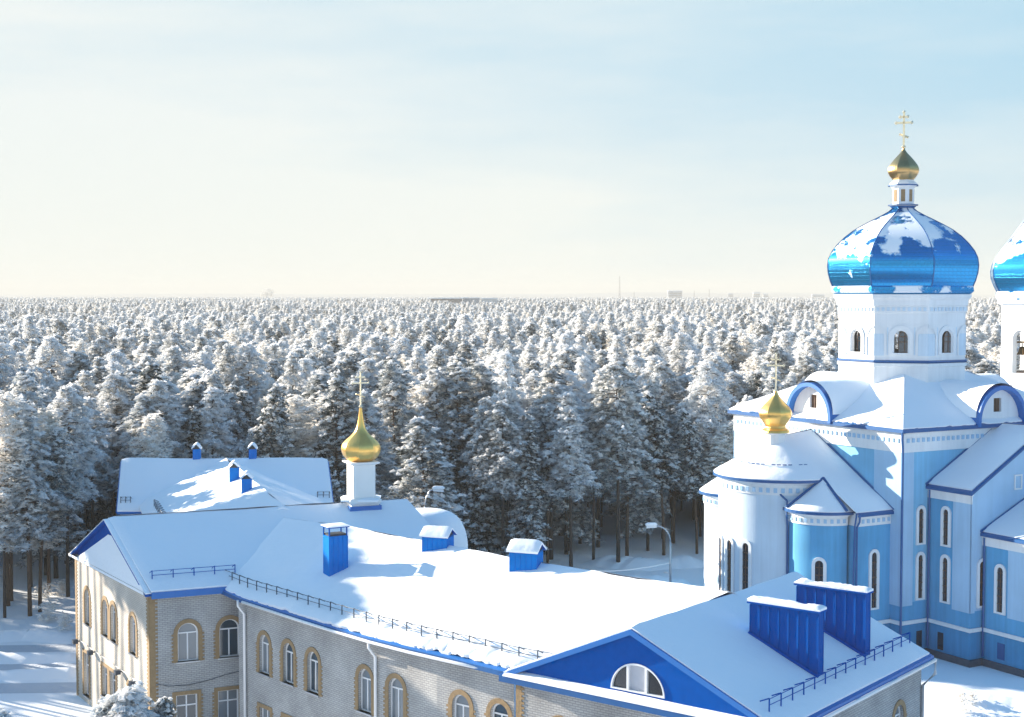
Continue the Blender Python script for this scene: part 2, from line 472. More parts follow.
def dome_mat(name, low, high, thr=.5, blue=(.015, .31, .68)):
    """blue tiled metal, snow lying in patches, thicker between heights low..high (object z)"""
    m, nt, b = new_mat(name)
    tc = nt.nodes.new('ShaderNodeTexCoord')
    sep = nt.nodes.new('ShaderNodeSeparateXYZ'); nt.links.new(tc.outputs['Object'], sep.inputs[0])
    uv = nt.nodes.new('ShaderNodeUVMap')
    br = nt.nodes.new('ShaderNodeTexBrick')
    br.inputs['Color1'].default_value = (*blue, 1); br.inputs['Color2'].default_value = (*[c * .9 for c in blue], 1)
    br.inputs['Mortar'].default_value = (*[c * .72 for c in blue], 1)
    br.inputs['Scale'].default_value = 1; br.inputs['Brick Width'].default_value = .42; br.inputs['Row Height'].default_value = .26; br.inputs['Mortar Size'].default_value = .03
    nt.links.new(uv.outputs[0], br.inputs['Vector'])
    n1 = nt.nodes.new('ShaderNodeTexNoise'); n1.inputs['Scale'].default_value = .62; n1.inputs['Detail'].default_value = 6; n1.inputs['Roughness'].default_value = .55
    nt.links.new(tc.outputs['Object'], n1.inputs['Vector'])
    n2 = nt.nodes.new('ShaderNodeTexNoise'); n2.inputs['Scale'].default_value = 2.0; n2.inputs['Detail'].default_value = 5; n2.inputs['Roughness'].default_value = .6
    nt.links.new(tc.outputs['Object'], n2.inputs['Vector'])
    up = nt.nodes.new('ShaderNodeMapRange'); up.inputs[1].default_value = low; up.inputs[2].default_value = high; up.inputs[3].default_value = -.42; up.inputs[4].default_value = .12
    nt.links.new(sep.outputs['Z'], up.inputs[0])
    # snow stays on the windward (-x in the tower's own axes) side
    wx = nt.nodes.new('ShaderNodeMath'); wx.operation = 'MULTIPLY'; wx.inputs[1].default_value = -.035
    nt.links.new(sep.outputs['X'], wx.inputs[0])
    a1 = nt.nodes.new('ShaderNodeMath'); a1.operation = 'ADD'
    amp = nt.nodes.new('ShaderNodeMath'); amp.operation = 'MULTIPLY_ADD'; amp.inputs[1].default_value = 1.6; amp.inputs[2].default_value = -.30
    nt.links.new(n1.outputs['Fac'], amp.inputs[0])
    nt.links.new(amp.outputs[0], a1.inputs[0]); nt.links.new(up.outputs[0], a1.inputs[1])
    a2 = nt.nodes.new('ShaderNodeMath'); a2.operation = 'ADD'
    nt.links.new(a1.outputs[0], a2.inputs[0]); nt.links.new(wx.outputs[0], a2.inputs[1])
    a3 = nt.nodes.new('ShaderNodeMath'); a3.operation = 'MULTIPLY_ADD'; a3.inputs[1].default_value = .16
    nt.links.new(n2.outputs['Fac'], a3.inputs[0]); nt.links.new(a2.outputs[0], a3.inputs[2])
    # tile joints shed snow first
    jt = nt.nodes.new('ShaderNodeMath'); jt.operation = 'MULTIPLY_ADD'; jt.inputs[1].default_value = -.008
    nt.links.new(br.outputs['Fac'], jt.inputs[0]); nt.links.new(a3.outputs[0], jt.inputs[2])
    rp = nt.nodes.new('ShaderNodeMapRange'); rp.inputs[1].default_value = thr + .06; rp.inputs[2].default_value = thr + .17
    nt.links.new(jt.outputs[0], rp.inputs[0])
    mx = nt.nodes.new('ShaderNodeMix'); mx.data_type = 'RGBA'
    nt.links.new(rp.outputs[0], mx.inputs[0]); nt.links.new(br.outputs['Color'], mx.inputs[6]); mx.inputs[7].default_value = (.86, .89, .93, 1)
    nt.links.new(mx.outputs[2], b.inputs['Base Color'])
    rr = nt.nodes.new('ShaderNodeMapRange'); rr.inputs[3].default_value = .17; rr.inputs[4].default_value = .8
    nt.links.new(rp.outputs[0], rr.inputs[0]); nt.links.new(rr.outputs[0], b.inputs['Roughness'])
    mm = nt.nodes.new('ShaderNodeMapRange'); mm.inputs[3].default_value = .8; mm.inputs[4].default_value = 0
    nt.links.new(rp.outputs[0], mm.inputs[0]); nt.links.new(mm.outputs[0], b.inputs['Metallic'])
    h = nt.nodes.new('ShaderNodeMath'); h.operation = 'MULTIPLY_ADD'; h.inputs[1].default_value = 2.0
    iv = nt.nodes.new('ShaderNodeMath'); iv.operation = 'MULTIPLY'; iv.inputs[1].default_value = -.12
    nt.links.new(br.outputs['Fac'], iv.inputs[0])
    nt.links.new(rp.outputs[0], h.inputs[0]); nt.links.new(iv.outputs[0], h.inputs[2])
    bp = nt.nodes.new('ShaderNodeBump'); bp.inputs['Strength'].default_value = .6; bp.inputs['Distance'].default_value = .05
    nt.links.new(h.outputs[0], bp.inputs['Height']); nt.links.new(bp.outputs[0], b.inputs['Normal'])
    return m

def frost_mat(name, base, frost, lo, hi, trans=.0):
    """needles or twigs with hoar frost by clump and by which way the face looks"""
    m, nt, b = new_mat(name)
    b.inputs['Roughness'].default_value = .8
    b.inputs['Specular IOR Level'].default_value = .2
    geo = nt.nodes.new('ShaderNodeNewGeometry')
    oi = nt.nodes.new('ShaderNodeObjectInfo')
    tc = nt.nodes.new('ShaderNodeTexCoord')
    nz = nt.nodes.new('ShaderNodeTexNoise'); nz.inputs['Scale'].default_value = 1.1; nz.inputs['Detail'].default_value = 3
    nt.links.new(tc.outputs['Object'], nz.inputs['Vector'])
    ad = nt.nodes.new('ShaderNodeMath'); ad.operation = 'MULTIPLY_ADD'; ad.inputs[1].default_value = .4
    nt.links.new(oi.outputs['Random'], ad.inputs[0]); nt.links.new(nz.outputs['Fac'], ad.inputs[2])
    mp = nt.nodes.new('ShaderNodeMapRange'); mp.inputs[1].default_value = lo; mp.inputs[2].default_value = hi
    nt.links.new(ad.outputs[0], mp.inputs[0])
    mx = nt.nodes.new('ShaderNodeMix'); mx.data_type = 'RGBA'
    mx.inputs[6].default_value = (*base, 1); mx.inputs[7].default_value = (*frost, 1)
    nt.links.new(mp.outputs[0], mx.inputs[0]); nt.links.new(mx.outputs[2], b.inputs['Base Color'])
    add_translucent(nt, b, mx.outputs[2], .4)
    return m
def add_translucent(nt, b, colsock, f):
    out = nt.nodes['Material Output']
    tr = nt.nodes.new('ShaderNodeBsdfTranslucent'); ms_ = nt.nodes.new('ShaderNodeMixShader'); ms_.inputs[0].default_value = f
    nt.links.new(colsock, tr.inputs['Color'])
    nt.links.new(b.outputs[0], ms_.inputs[1]); nt.links.new(tr.outputs[0], ms_.inputs[2]); nt.links.new(ms_.outputs[0], out.inputs['Surface'])
M['needles'] = frost_mat('pine_needles', (.026, .048, .046), (.88, .90, .92), .32, .74)
M['dark_needles'] = frost_mat('dark_pine_needles', (.018, .038, .038), (.68, .73, .77), .50, 1.0)
M['spruce_needles'] = frost_mat('spruce_needles', (.012, .026, .025), (.72, .76, .80), .50, 1.02)
M['frost_twigs'] = frost_mat('frosted_twigs', (.66, .60, .51), (.95, .93, .90), .2, .62)
M['tree_snow'] = simple('tree_snow', (.97, .965, .96), .8, 0, .03, 1.2, .2, .2)
_nt = M['tree_snow'].node_tree; _b = _nt.nodes['Principled BSDF']
add_translucent(_nt, _b, _b.inputs['Base Color'].links[0].from_socket, .74)

# ------------------------------------------------------------------ ground
g = MB()
g.patch(bil((-5800, -480, 0), (5800, -480, 0), (5800, 6800, 0), (-5800, 6800, 0)), 6, 6)
tag(g.build('ground', M['snow_ground']), kind='structure')

# low snow banks where the yard meets the forest
def snow_bank(pts, w, h, name='snow_bank'):
    mb = MB()
    pts = [Vector(p) for p in pts]
    n = 60; m_ = 6
    def f(a, b):
        t = a * (len(pts) - 1); i = min(int(t), len(pts) - 2); q = pts[i].lerp(pts[i + 1], t - i)
        d = (pts[i + 1] - pts[i]).normalized(); s_ = Vector((-d.y, d.x, 0))
        nn = noise.noise(q * .35) * .5 + noise.noise(q * 1.2) * .3
        prof = math.sin(math.pi * b) ** 1.2
        e = min(1, a * 8, (1 - a) * 8)
        return q + s_ * (b - .5) * w * (1 + .4 * nn) + Vector((0, 0, .01 + h * prof * e * (1 + .9 * nn) - .03))
    mb.patch(f, n, m_)
    return tag(mb.build(name, M['snow_ground'], smooth=True), kind='structure')
snow_bank([P(560, 588, 0), P(630, 585, 0), P(700, 592, 0)], 4, .9)
snow_bank([P(590, 560, 0), P(640, 566, 0), P(705, 562, 0)], 5, .7)
snow_bank([P(-30, 640, 0), P(30, 636, 0), P(84, 640, 0)], 3, .5)
snow_bank([P(-30, 658, 0), P(30, 660, 0), P(84, 657, 0)], 2.2, .45)
snow_bank([P(-30, 677, 0), P(30, 676, 0), P(84, 674, 0)], 2.0, .45)
snow_bank([P(930, 690, 0), P(980, 702, 0), P(1060, 712, 0)], 3, .5)

# trodden paths on the left
mb = MB()
for y0, y1 in ((646, 653), (665, 671), (684, 694)):
    a, b, c, d = P(-40, y1, .012), P(90, y1 - 2, .012), P(90, y0 - 2, .012), P(-40, y0, .012)
    mb.patch(bil(a, b, c, d), 4, 1)
M['trodden'] = snow_mat('trodden_snow', (.50, .55, .62), 2.5, .9)
tag(mb.build('path', M['trodden']), kind='structure')

# ================================================================== SCHOOL
ZE, ZR = 8.4, 11.2          # eave and ridge heights of the long wing
SCH = Vector((-2, 70, 0))
school = empty('school_building', SCH, 'long pale brick building with curved snow covered roof, blue gables and small gold cupola', 'building')
def S(mb, name, mat, **k):
    """build a part of the school: geometry is in world axes, parent at SCH"""
    mb.v = [(x - SCH.x, y - SCH.y, z) for x, y, z in mb.v]
    return mb.build(name, mat, k.pop('parent', school), **k)

# plan of the eaves (z = ZE)
eave_px = [(243, 599.5), (299, 617.5), (336, 629), (370, 639), (408, 648.8), (453, 659), (503, 669.5)]
eave = [P(x, y, ZE) for x, y in eave_px]
gA = P(505, 672, ZE)                       # left end of the gable front, under the eave
du = Vector((.787, -.617, 0)).normalized()  # along the front
dv = Vector((-du.y, du.x, 0))               # back into the building
GW, GD = 12.9, 13.6                         # width, depth of the gable wing
FA = Fr((gA.x, gA.y), (du.x, du.y))
u_pk = GW / 2
z_pk = FA.z_at(u_pk, proj(FA(u_pk, ZR))[1])
ZPK = 11.2
ridge_meet = gA + du * u_pk + dv * 7.3; ridge_meet.z = ZPK
ridge_px = [(288, 519), (349, 529.5), (423, 544), (480, 556), (546, 567.5), (612, 578)]
ridge = [Vector((-15.5, 86.0, 10.7))] + [P(x, y, ZR) for x, y in ridge_px] + [ridge_meet]
ridge[1].z = 11.0
eave_ext = [P(243, 599.5, ZE) + Vector((-3.4, 5.0, 0))] + eave
def resample(pts, n):
    d = [0]
    for a, b in zip(pts, pts[1:]): d.append(d[-1] + (b - a).length)
    out = []
    for k in range(n + 1):
        t = d[-1] * k / n
        i = max(j for j in range(len(pts) - 1) if d[j] <= t + 1e-9)
        out.append(pts[i].lerp(pts[i + 1], (t - d[i]) / (d[i + 1] - d[i])))
    return out
NL = 48
eave_ext[-1] = gA.copy(); eave_ext.append(gA + du * 2.6 + dv * .2)
ridge.append(ridge_meet - du * .05)
E_, R_ = resample(eave_ext, NL), resample(ridge, NL)
def lerp_list(L, t):
    t = t * (len(L) - 1); i = min(int(t), len(L) - 2)
    return L[i].lerp(L[i + 1], t - i)
def long_front(a, b):
    return lerp_list(E_, a).lerp(lerp_list(R_, a), b)
B_ = []
for k in range(NL + 1):
    r = R_[k]; e = E_[k]; o = (r - e); o.z = 0
    B_.append(r + o.normalized() * 6.8 - Vector((0, 0, 2.7)))
def long_back(a, b):
    return lerp_list(R_, a).lerp(lerp_list(B_, a), b)

mb = MB(); mb.patch(long_front, NL, 2); mb.patch(long_back, NL, 2)
S(mb, 'roof', M['blue_roof'])
mb = MB()
def lip(a, b):
    b0 = .014 + .022 * max(0, noise.noise(Vector((a * 38, 0, 5))) + .5 * noise.noise(Vector((a * 110, 1, 5)))) + (.03 * max(0, a - .45) if a > .45 else 0)
    q = long_front(a, b0 + b * (1 - b0))
    if b < .3 and a > .4: q.z += (.3 - b) * min(1, (a - .4) * 4) * .55 * (noise.noise(Vector((q.x * 1.6, q.y * 1.6, 7))) + .5 * noise.noise(Vector((q.x * 4, q.y * 4, 9))))
    q.z += .10 * noise.noise(Vector((q.x * .28, q.y * .28, 2)))
    return q
snow_sheet(mb, lip, 220, 24, .2, .07, edges=(0, 0, 1, 0), nsc=.5)
snow_sheet(mb, long_back, 60, 10, .2, .05, edges=(0, 0, 0, 1))
S(mb, 'roof_snow', M['snow'], smooth=True)

# gable wing roof
def gp(u, v, z): p = gA + du * u + dv * v; return Vector((p.x, p.y, z))
OV = .0
slope = (ZPK - ZE) / u_pk
mb = MB()
mb.patch(bil(gp(0, -.35, ZE), gp(0, GD, ZE), gp(u_pk, GD, ZPK), gp(u_pk, -.35, ZPK)), 2, 2)
mb.patch(bil(gp(GW, -.35, ZE), gp(GW, GD, ZE), gp(u_pk, GD, ZPK), gp(u_pk, -.35, ZPK)), 2, 2)
# fascia boards along verges
for v_, t_ in ((-.35, .0), (GD, .0)):
    for ua, ub, za, zb in ((0, u_pk, ZE, ZPK), (u_pk, GW, ZPK, ZE)):
        a, b = gp(ua, v_, za), gp(ub, v_, zb); dn = Vector((0, 0, -.22)); o = dv * .06 * (1 if v_ > 0 else -1)
        mb.hexa([a + dn, b + dn, b + dn + o, a + dn + o, a, b, b + o, a + o])
a, b = gp(GW, -.35, ZE), gp(GW, GD, ZE); dn = Vector((0, 0, -.3)); o = du * .08
mb.hexa([a + dn, b + dn, b + dn + o, a + dn + o, a, b, b + o, a + o])
S(mb, 'roof', M['blue_roof'])
mb = MB()
snow_sheet(mb, bil(gp(.15, -.3, ZE + .06), gp(.15, GD - .05, ZE + .06), gp(u_pk, GD - .05, ZPK), gp(u_pk, -.3, ZPK)), 20, 12, .09, .02, edges=(1, 1, 1, 0), seed=4)
snow_sheet(mb, bil(gp(GW - .1, -.3, ZE + .04), gp(GW - .1, GD - .05, ZE + .04), gp(u_pk, GD - .05, ZPK), gp(u_pk, -.3, ZPK)), 26, 16, .12, .05, edges=(1, 1, 1, 0), seed=9)
S(mb, 'roof_snow', M['snow'], smooth=True)

# walls ---------------------------------------------------------------
quoin_mb = None
def window(fr, u, z0, w, h, arched=True, surround=M['ochre'], rect_w=.22, frame=M['white_metal'], pane=M['glass'], build=S, depth=.2, sill=True, bars='T', parent_kw=None):
    """returns the outline of the opening; builds frame > pane, surround, sill"""
    fn = arch_pts if arched else rect_pts
    hole = fn(u, z0, w, h)
    t = .07
    inner = fn(u, z0 + t, w - 2 * t, h - 2 * t)
    m_ = MB()
    ring_mesh(m_, fr, inner, hole, -depth - .02, -depth + .05)
    zt = z0 + h - (w / 2 if arched else h * .3)
    if bars in ('T', 'X'):
        m_.box(fr, u - w / 2 + t, u + w / 2 - t, zt - .04, zt + .03, -depth, -depth + .05)
        m_.box(fr, u - .035, u + .035, z0 + t, zt - .04, -depth, -depth + .045)
    if bars == 'X':
        m_.box(fr, u - .035, u + .035, zt + .03, z0 + h - t - .01, -depth, -depth + .045)
    o = build(m_, 'window', frame)
    m_ = MB()
    m_.poly([fr(a, b, -depth + .01) for a, b in fn(u, z0 + t * .5, w - t, h - t)])
    if pane is M['glass'] and rnd.random() < .4: pane = M['glass_curtain']
    build(m_, 'pane', pane, parent=o)
    if surround:
        m_ = MB()
        ow = fn(u, z0 - .02, w + 2 * rect_w, h + rect_w + .02)
        n = len(hole)
        ring_mesh(m_, fr, hole[0:], ow, -.01, .035)
        if surround is M['ochre']:
            # toothed brick edge
            zz = z0; k = 0
            while zz < z0 + h - (w / 2 if arched else 0) - .1:
                if k % 2 == 0:
                    for sgn in (-1, 1):
                        ua = u + sgn * (w / 2 + rect_w); ub = ua + sgn * .1
                        m_.box(fr, min(ua, ub), max(ua, ub), zz, zz + .1, -.01, .03)
                zz += .1; k += 1
        build(m_, 'surround', surround, parent=o)
    if sill:
        m_ = MB()
        m_.box(fr, u - w / 2 - .08, u + w / 2 + .08, z0 - .07, z0 - .0, -depth + .05, .10)
        build(m_, 'sill', M['galv'] if surround is M['ochre'] else surround or M['white'], parent=o)
    return hole

def quoins(fr, u, side, z0, z1, w=.3, build=S):
    m_ = MB(); z = z0; k = 0
    while z < z1 - .05:
        ww = w + (.13 if k % 2 else 0)
        m_.box(fr, min(u, u + side * ww), max(u, u + side * ww), z, min(z + .098, z1), -.01, .025)
        z += .1; k += 1
    build(m_, 'quoins', M['ochre'])

def school_wall(fr, length, wins, ztop=ZE - .1, low=True, extra=None, outline=None):
    holes = []
    for u in wins:
        holes.append(window(fr, u, 4.72, 1.0, 2.05))
        if low:
            holes.append(window(fr, u, 1.0, 1.05, 1.95, arched=False, rect_w=.2, bars='X'))
    m_ = MB()
    m_.panel(fr, outline or [(0, -.2), (length, -.2), (length, ztop), (0, ztop)], holes + (extra or []))
    S(m_, 'wall', M['brick'])

# long wing walls: flat stretches following the curve, set .45 in from the eave
brk_px = [(243, 599.5), (299, 617.5), (340, 630.3), (380, 641.8), (430, 654), (508, 670.5)]
bp_ = [P(x, y, ZE) for x, y in brk_px]
inset = []
for k, p in enumerate(bp_):
    a = bp_[max(k - 1, 0)]; b = bp_[min(k + 1, len(bp_) - 1)]
    d = (b - a).normalized(); inset.append(p + Vector((-d.y, d.x, 0)) * .42)
win_px = [[264.5, 288.5], [313], [365], [396], [461, 499.5]]
for k in range(5):
    a, b = inset[k], inset[k + 1]
    if k == 0:
        a = a - (b - a).normalized() * 1.2
    fr = Fr((a.x, a.y), ((b - a).x, (b - a).y))
    L = (b - a).length
    wins = [fr.u_at(px, 5.7) for px in win_px[k]]
    school_wall(fr, L, wins)
# gable front wall and side wall
FG = Fr(tuple((gA + dv * .30).xy), tuple(du.xy))
wc = FG.u_at(560.5, 6.6)
holes_front = [wc, wc + 2.1, wc + 6.0, wc + 8.0]
school_wall(FG, GW - .35, [h for h in holes_front if h < GW - 1.2], ztop=ZE - .25, outline=[(.35, -.2), (GW - .35, -.2), (GW - .35, ZE - .25), (.35, ZE - .25)])
quoins(FG, .35, 1, 0, ZE - .25)
quoins(FG, GW - .35, -1, 0, ZE - .25)
gB = gA + du * (GW - .35)
FS = Fr(tuple((gB + dv * .30).xy), tuple(dv.xy))
ws = [FS.u_at(867, 6.6), FS.u_at(899, 6.6)]
step_ = ws[1] - ws[0]
school_wall(FS, GD - .6, [w for w in [ws[0] - 2 * step_, ws[0] - step_, ws[0], ws[1]] if .8 < w < GD - 1.4] , ztop=ZE - .25)
FBk = Fr(tuple((gA + du * (GW - .35) + dv * (GD - .3)).xy), tuple((-du).xy))
mb = MB(); mb.panel(FBk, [(0, -.2), (GW - .7, -.2), (GW - .7, ZE - .2), ((GW - .7) / 2, ZPK - .3), (0, ZE - .2)]); S(mb, 'wall', M['brick'])
FLf = Fr(tuple((gA + du * .35 + dv * (GD - .3)).xy), tuple((-dv).xy))
mb = MB(); mb.panel(FLf, [(0, -.2), (GD - .6, -.2), (GD - .6, ZE - .2), (0, ZE - .2)]); S(mb, 'wall', M['brick'])

# pediment with half-round window
FP = Fr(tuple((gA - dv * .18).xy), tuple(du.xy))
uw0, uw1 = FP.u_at(611, 8.9), FP.u_at(665, 8.9)
uc, rw = (uw0 + uw1) / 2, (uw1 - uw0) / 2
zb = ZE + .32
half = [(uc + rw * math.cos(math.pi * k / 20), zb + rw * .92 * math.sin(math.pi * k / 20)) for k in range(21)]
mb = MB()
mb.panel(FP, [(.25, ZE + .03), (GW - .25, ZE + .03), (u_pk, ZPK - .06)], [half], .12)
S(mb, 'pediment', M['blue_dark'], label='dark blue sheet metal pediment')
mb = MB()
inner = [(uc + (rw - .07) * math.cos(math.pi * k / 20), zb + .06 + (rw * .92 - .13) * math.sin(math.pi * k / 20)) for k in range(21)]
ring_mesh(mb, FP, inner, half, -.1, .04)
for x in (-.30, .26):
    uu = uc + x * rw * 1.2
    hh = rw * .92 * math.sqrt(max(0, 1 - ((uu - uc) / rw) ** 2)) - .05
    mb.box(FP, uu - .05, uu + .05, zb + .06, zb + hh, -.09, .035)
wo = S(mb, 'window', M['white_metal'], label='half round attic window')
for ua, ub, mat in ((uc - rw, uc - .36 * rw, 'glass_dark'), (uc - .36 * rw, uc + .31 * rw, 'grey_panel'), (uc + .31 * rw, uc + rw, 'glass_dark')):
    pts = [(ub, zb), (ua, zb)] if False else None
    top = []
    for k in range(9):
        uu = ua + (ub - ua) * k / 8
        top.append((uu, zb + rw * .92 * math.sqrt(max(0, 1 - ((uu - uc) / rw) ** 2)) - .02))
    mb = MB(); mb.poly([FP(a, b, -.08) for a, b in [(ua, zb)] + [(ub, zb)] + top[::-1]])
    S(mb, 'pane', M[mat], parent=wo)
# ledge roof under the pediment with its snow and blue drip edge
mb = MB(); mb.box(FP, .1, GW + .02, ZE - .25, ZE + .0, -.3, .36); S(mb, 'ledge', M['blue_trim'])
mb = MB()
snow_sheet(mb, bil(FP(.3, ZE + .0, .38), FP(GW, ZE + .0, .38), FP(GW, ZE + .2, -.02), FP(.3, ZE + .2, -.02)), 60, 3, .08, .04, nsc=1.2)
S(mb, 'ledge_snow', M['snow'], smooth=True)

# ---- wing on the left (sunlit end wall)
ZW, ZWR = 8.6, 11.5
wC = P(149, 591.5, ZW)            # near corner
wL = P(75, 553, ZW)               # far left corner
dF = Vector((3300, 1422, 0)).normalized()
dL = (wL - wC); dL.z = 0; LL = dL.length; dL.normalize()
pk0 = (wC + wL) / 2; pk0.z = ZWR
pk1 = P(407, 501.5, ZWR)
ridge_dir = (pk1 - pk0); RLEN = ridge_dir.length; ridge_dir.normalize()
front_end = wC + dF * 17.5
back_end = wL + dF * 17.0
mb = MB()
wfront = bil(wC - dL * .35 , front_end - dL * .35, pk1, pk0)
wback = bil(wL + dL * .3, back_end + dL * .3, pk1, pk0)
mb.patch(wfront, 4, 2); mb.patch(wback, 4, 2)
mb.poly([front_end - dL * .35, back_end + dL * .3, pk1])
# fascia along the front eave
a = wC - dL * .36; b = wC + dF * 5.9 - dL * .36; o = -dL * .06; dn = Vector((0, 0, -.34))
mb.hexa([a + dn, b + dn, b + dn + o, a + dn + o, a, b, b + o, a + o])
a2 = wC - dL * .35; o2 = -dF * .3
S(mb, 'roof', M['blue_roof'])
mb = MB()
snow_sheet(mb, wfront, 60, 14, .16, .04, edges=(1, 0, 1, 0), seed=13)
snow_sheet(mb, wback, 30, 8, .2, .04, edges=(1, 0, 1, 0), seed=15)
S(mb, 'roof_snow', M['snow'], smooth=True)
# walls
FE = Fr(tuple(wL.xy), tuple((-dL).xy))
upper = [87.2, 105.2, 113.3, 133.0]
holes = []
for px in upper:
    holes.append(window(FE, FE.u_at(px, 5.8), 4.72, 1.0, 2.1))
for px in (86.5, 105, 113, 131.5):
    zz = (.4, 2.55) if px < 90 else (1.2, 1.75)
    holes.append(window(FE, FE.u_at(px, 2.2), zz[0], 1.05, zz[1], arched=False, rect_w=.18))
mb = MB(); mb.panel(FE, [(0, -.2), (LL, -.2), (LL, ZW), (0, ZW)], holes); S(mb, 'wall', M['sunlit_brick'])
quoins(FE, LL, -1, 0, ZW - .15); quoins(FE, 0, 1, 0, ZW - .15)
FW = Fr(tuple(wC.xy), tuple(dF.xy))
holes = []
for px in (188, 229.5):
    holes.append(window(FW, FW.u_at(px, 5.7), 4.72, 1.08, 2.05))
for px in (187, 228.5):
    holes.append(window(FW, FW.u_at(px, 2), 1.0, 1.12, 1.95, arched=False, rect_w=.2, bars='X'))
mb = MB(); mb.panel(FW, [(0, -.2), (17.5, -.2), (17.5, ZW - .02), (0, ZW - .02)], holes); S(mb, 'wall', M['brick'])
quoins(FW, 0, 1, 0, ZW - .35)
mb = MB()
FWb = Fr(tuple(back_end.xy), tuple((-dF).xy))
mb.panel(FWb, [(0, -.2), (17, -.2), (17, ZW - .02), (0, ZW - .02)])
FWr = Fr(tuple(front_end.xy), tuple((back_end - front_end).xy))
mb.panel(FWr, [(0, -.2), ((back_end - front_end).length, -.2), ((back_end - front_end).length, ZW - .02), (0, ZW - .02)])
S(mb, 'wall', M['brick'])
# end gable: blue boards, snow drifted against them
FPe = Fr(tuple((wL).xy), tuple((-dL).xy))
mb = MB()
mb.panel(FPe, [(0, ZW), (LL, ZW), (LL / 2, ZWR - .04)])
S(mb, 'pediment', M['blue_dark'])
mb = MB()   # projecting verge, blue inside face on the far half
for (ua, za), (ub, zb_) in (((-.25, ZW - .1), (LL / 2, ZWR)), ((LL / 2, ZWR), (LL + .25, ZW - .1))):
    a, b = FPe(ua, za, -.05), FPe(ub, zb_, -.05)
    a3, b3 = FPe(ua, za, .28), FPe(ub, zb_, .28); dn = Vector((0, 0, -.12))
    mb.hexa([a + dn, b + dn, b3 + dn, a3 + dn, a, b, b3, a3])
S(mb, 'verge', M['blue_dark'])
mb = MB()
snow_sheet(mb, bil(FPe(-.2, ZW - .08, .3), FPe(LL / 2, ZWR, .3), FPe(LL / 2, ZWR, -.1), FPe(-.2, ZW - .08, -.1)), 14, 3, .1, .03)
snow_sheet(mb, bil(FPe(LL / 2, ZWR, .3), FPe(LL + .25, ZW - .08, .3), FPe(LL + .25, ZW - .08, -.1), FPe(LL / 2, ZWR, -.1)), 14, 3, .1, .03)
# the drift: slopes from the lip up to the boards
drift = bil(FPe(1.6, ZW + .02, .31), FPe(LL + .1, ZW + .0, .31), FPe(LL * .55, ZWR - .85, .05), FPe(LL * .50, ZWR - .85, .05))
snow_sheet(mb, drift, 24, 10, .05, .06, seed=3, nsc=.8)
mb.poly([FPe(-.2, ZW - .15, .33), FPe(LL + .1, ZW - .15, .33), FPe(LL + .1, ZW + .0, .33), FPe(-.2, ZW + .0, .33)])
mb.poly([FPe(-.2, ZW - .15, .0), FPe(LL + .1, ZW - .15, .0), FPe(LL + .1, ZW - .15, .33), FPe(-.2, ZW - .15, .33)])
S(mb, 'gable_snow', M['snow'], smooth=False)
# round bay roof at the far end of the wing
bc = P(428, 560, 7.9); bc = Vector((bc.x, bc.y, 0))
RB = 3.0
k_ = 89.0 / FPX
bcen = Vector(((424 - 512) * k_, 88.5, 0))
mb = MB(); mb.lathe([(2.35, -.2), (2.35, 8.3)], 24, bcen.xy, cap=False); S(mb, 'wall', M['brick'], smooth=True)
prof = [(2.75 * math.cos(t) ** .55 if t < 1.57 else .01, 8.15 + 2.5 * math.sin(t) ** .9) for t in [0, .15, .3, .5, .7, .9, 1.1, 1.3, 1.45, 1.55]] + [(.001, 10.66)]
mb = MB(); mb.lathe([(2.7, 7.95), (2.78, 8.15)], 24, bcen.xy, cap=False); S(mb, 'fascia', M['blue_roof'])
mb = MB(); mb.lathe(prof, 28, bcen.xy, cap=False); S(mb, 'roof_snow', M['snow'], smooth=True)

# gutters and downpipes
mb = MB()
g_ = [p + Vector((0, 0, -.12)) + Vector((-.02, -.09, 0)) for p in eave]
mb.tube(g_, .075, 8)
S(mb, 'gutter', M['white_metal'], smooth=True)
mb = MB(); 
for i in range(len(E_) - 1):
    if i < 4 or i > NL - 4: continue
    a, b = E_[i], E_[i + 1]; dn = Vector((0, 0, -.2))
    d = (b - a).normalized(); o = Vector((d.y, -d.x, 0)) * .03
    mb.hexa([a + dn, b + dn, b + dn + o, a + dn + o, a, b, b + o, a + o])
S(mb, 'fascia', M['blue_trim'])
def downpipe(top, wallp, r=.075):
    m_ = MB()
    m_.tube([top, top + Vector((0, 0, -.3)), Vector((wallp.x, wallp.y, top.z - .75)), Vector((wallp.x, wallp.y, .2))], r, 8)
    S(m_, 'downpipe', M['white_metal'], smooth=True)
for px, seg in ((246.5, 0), (377.5, 2)):
    a, b = inset[seg], inset[seg + 1]
    fr = Fr(tuple(a.xy), tuple((b - a).xy))
    u = fr.u_at(px, 6)
    downpipe(fr(u - .1, ZE - .12, .42), fr(u, 0, .12))
pg = gp(GW + .1, GD - .1, ZE - .3)
mb = MB(); mb.tube([gp(GW + .12, -.3, ZE - .2), gp(GW + .12, GD + .1, ZE - .2)], .08, 8)
mb.tube([gp(GW + .12, GD + .1, ZE - .2), gp(GW + .12, GD + .1, ZE - .8), gp(GW - .28, GD - .3, ZE - 1.3), gp(GW - .28, GD - .3, .2)], .07, 8)
S(mb, 'gutter', M['white_metal'], smooth=True)

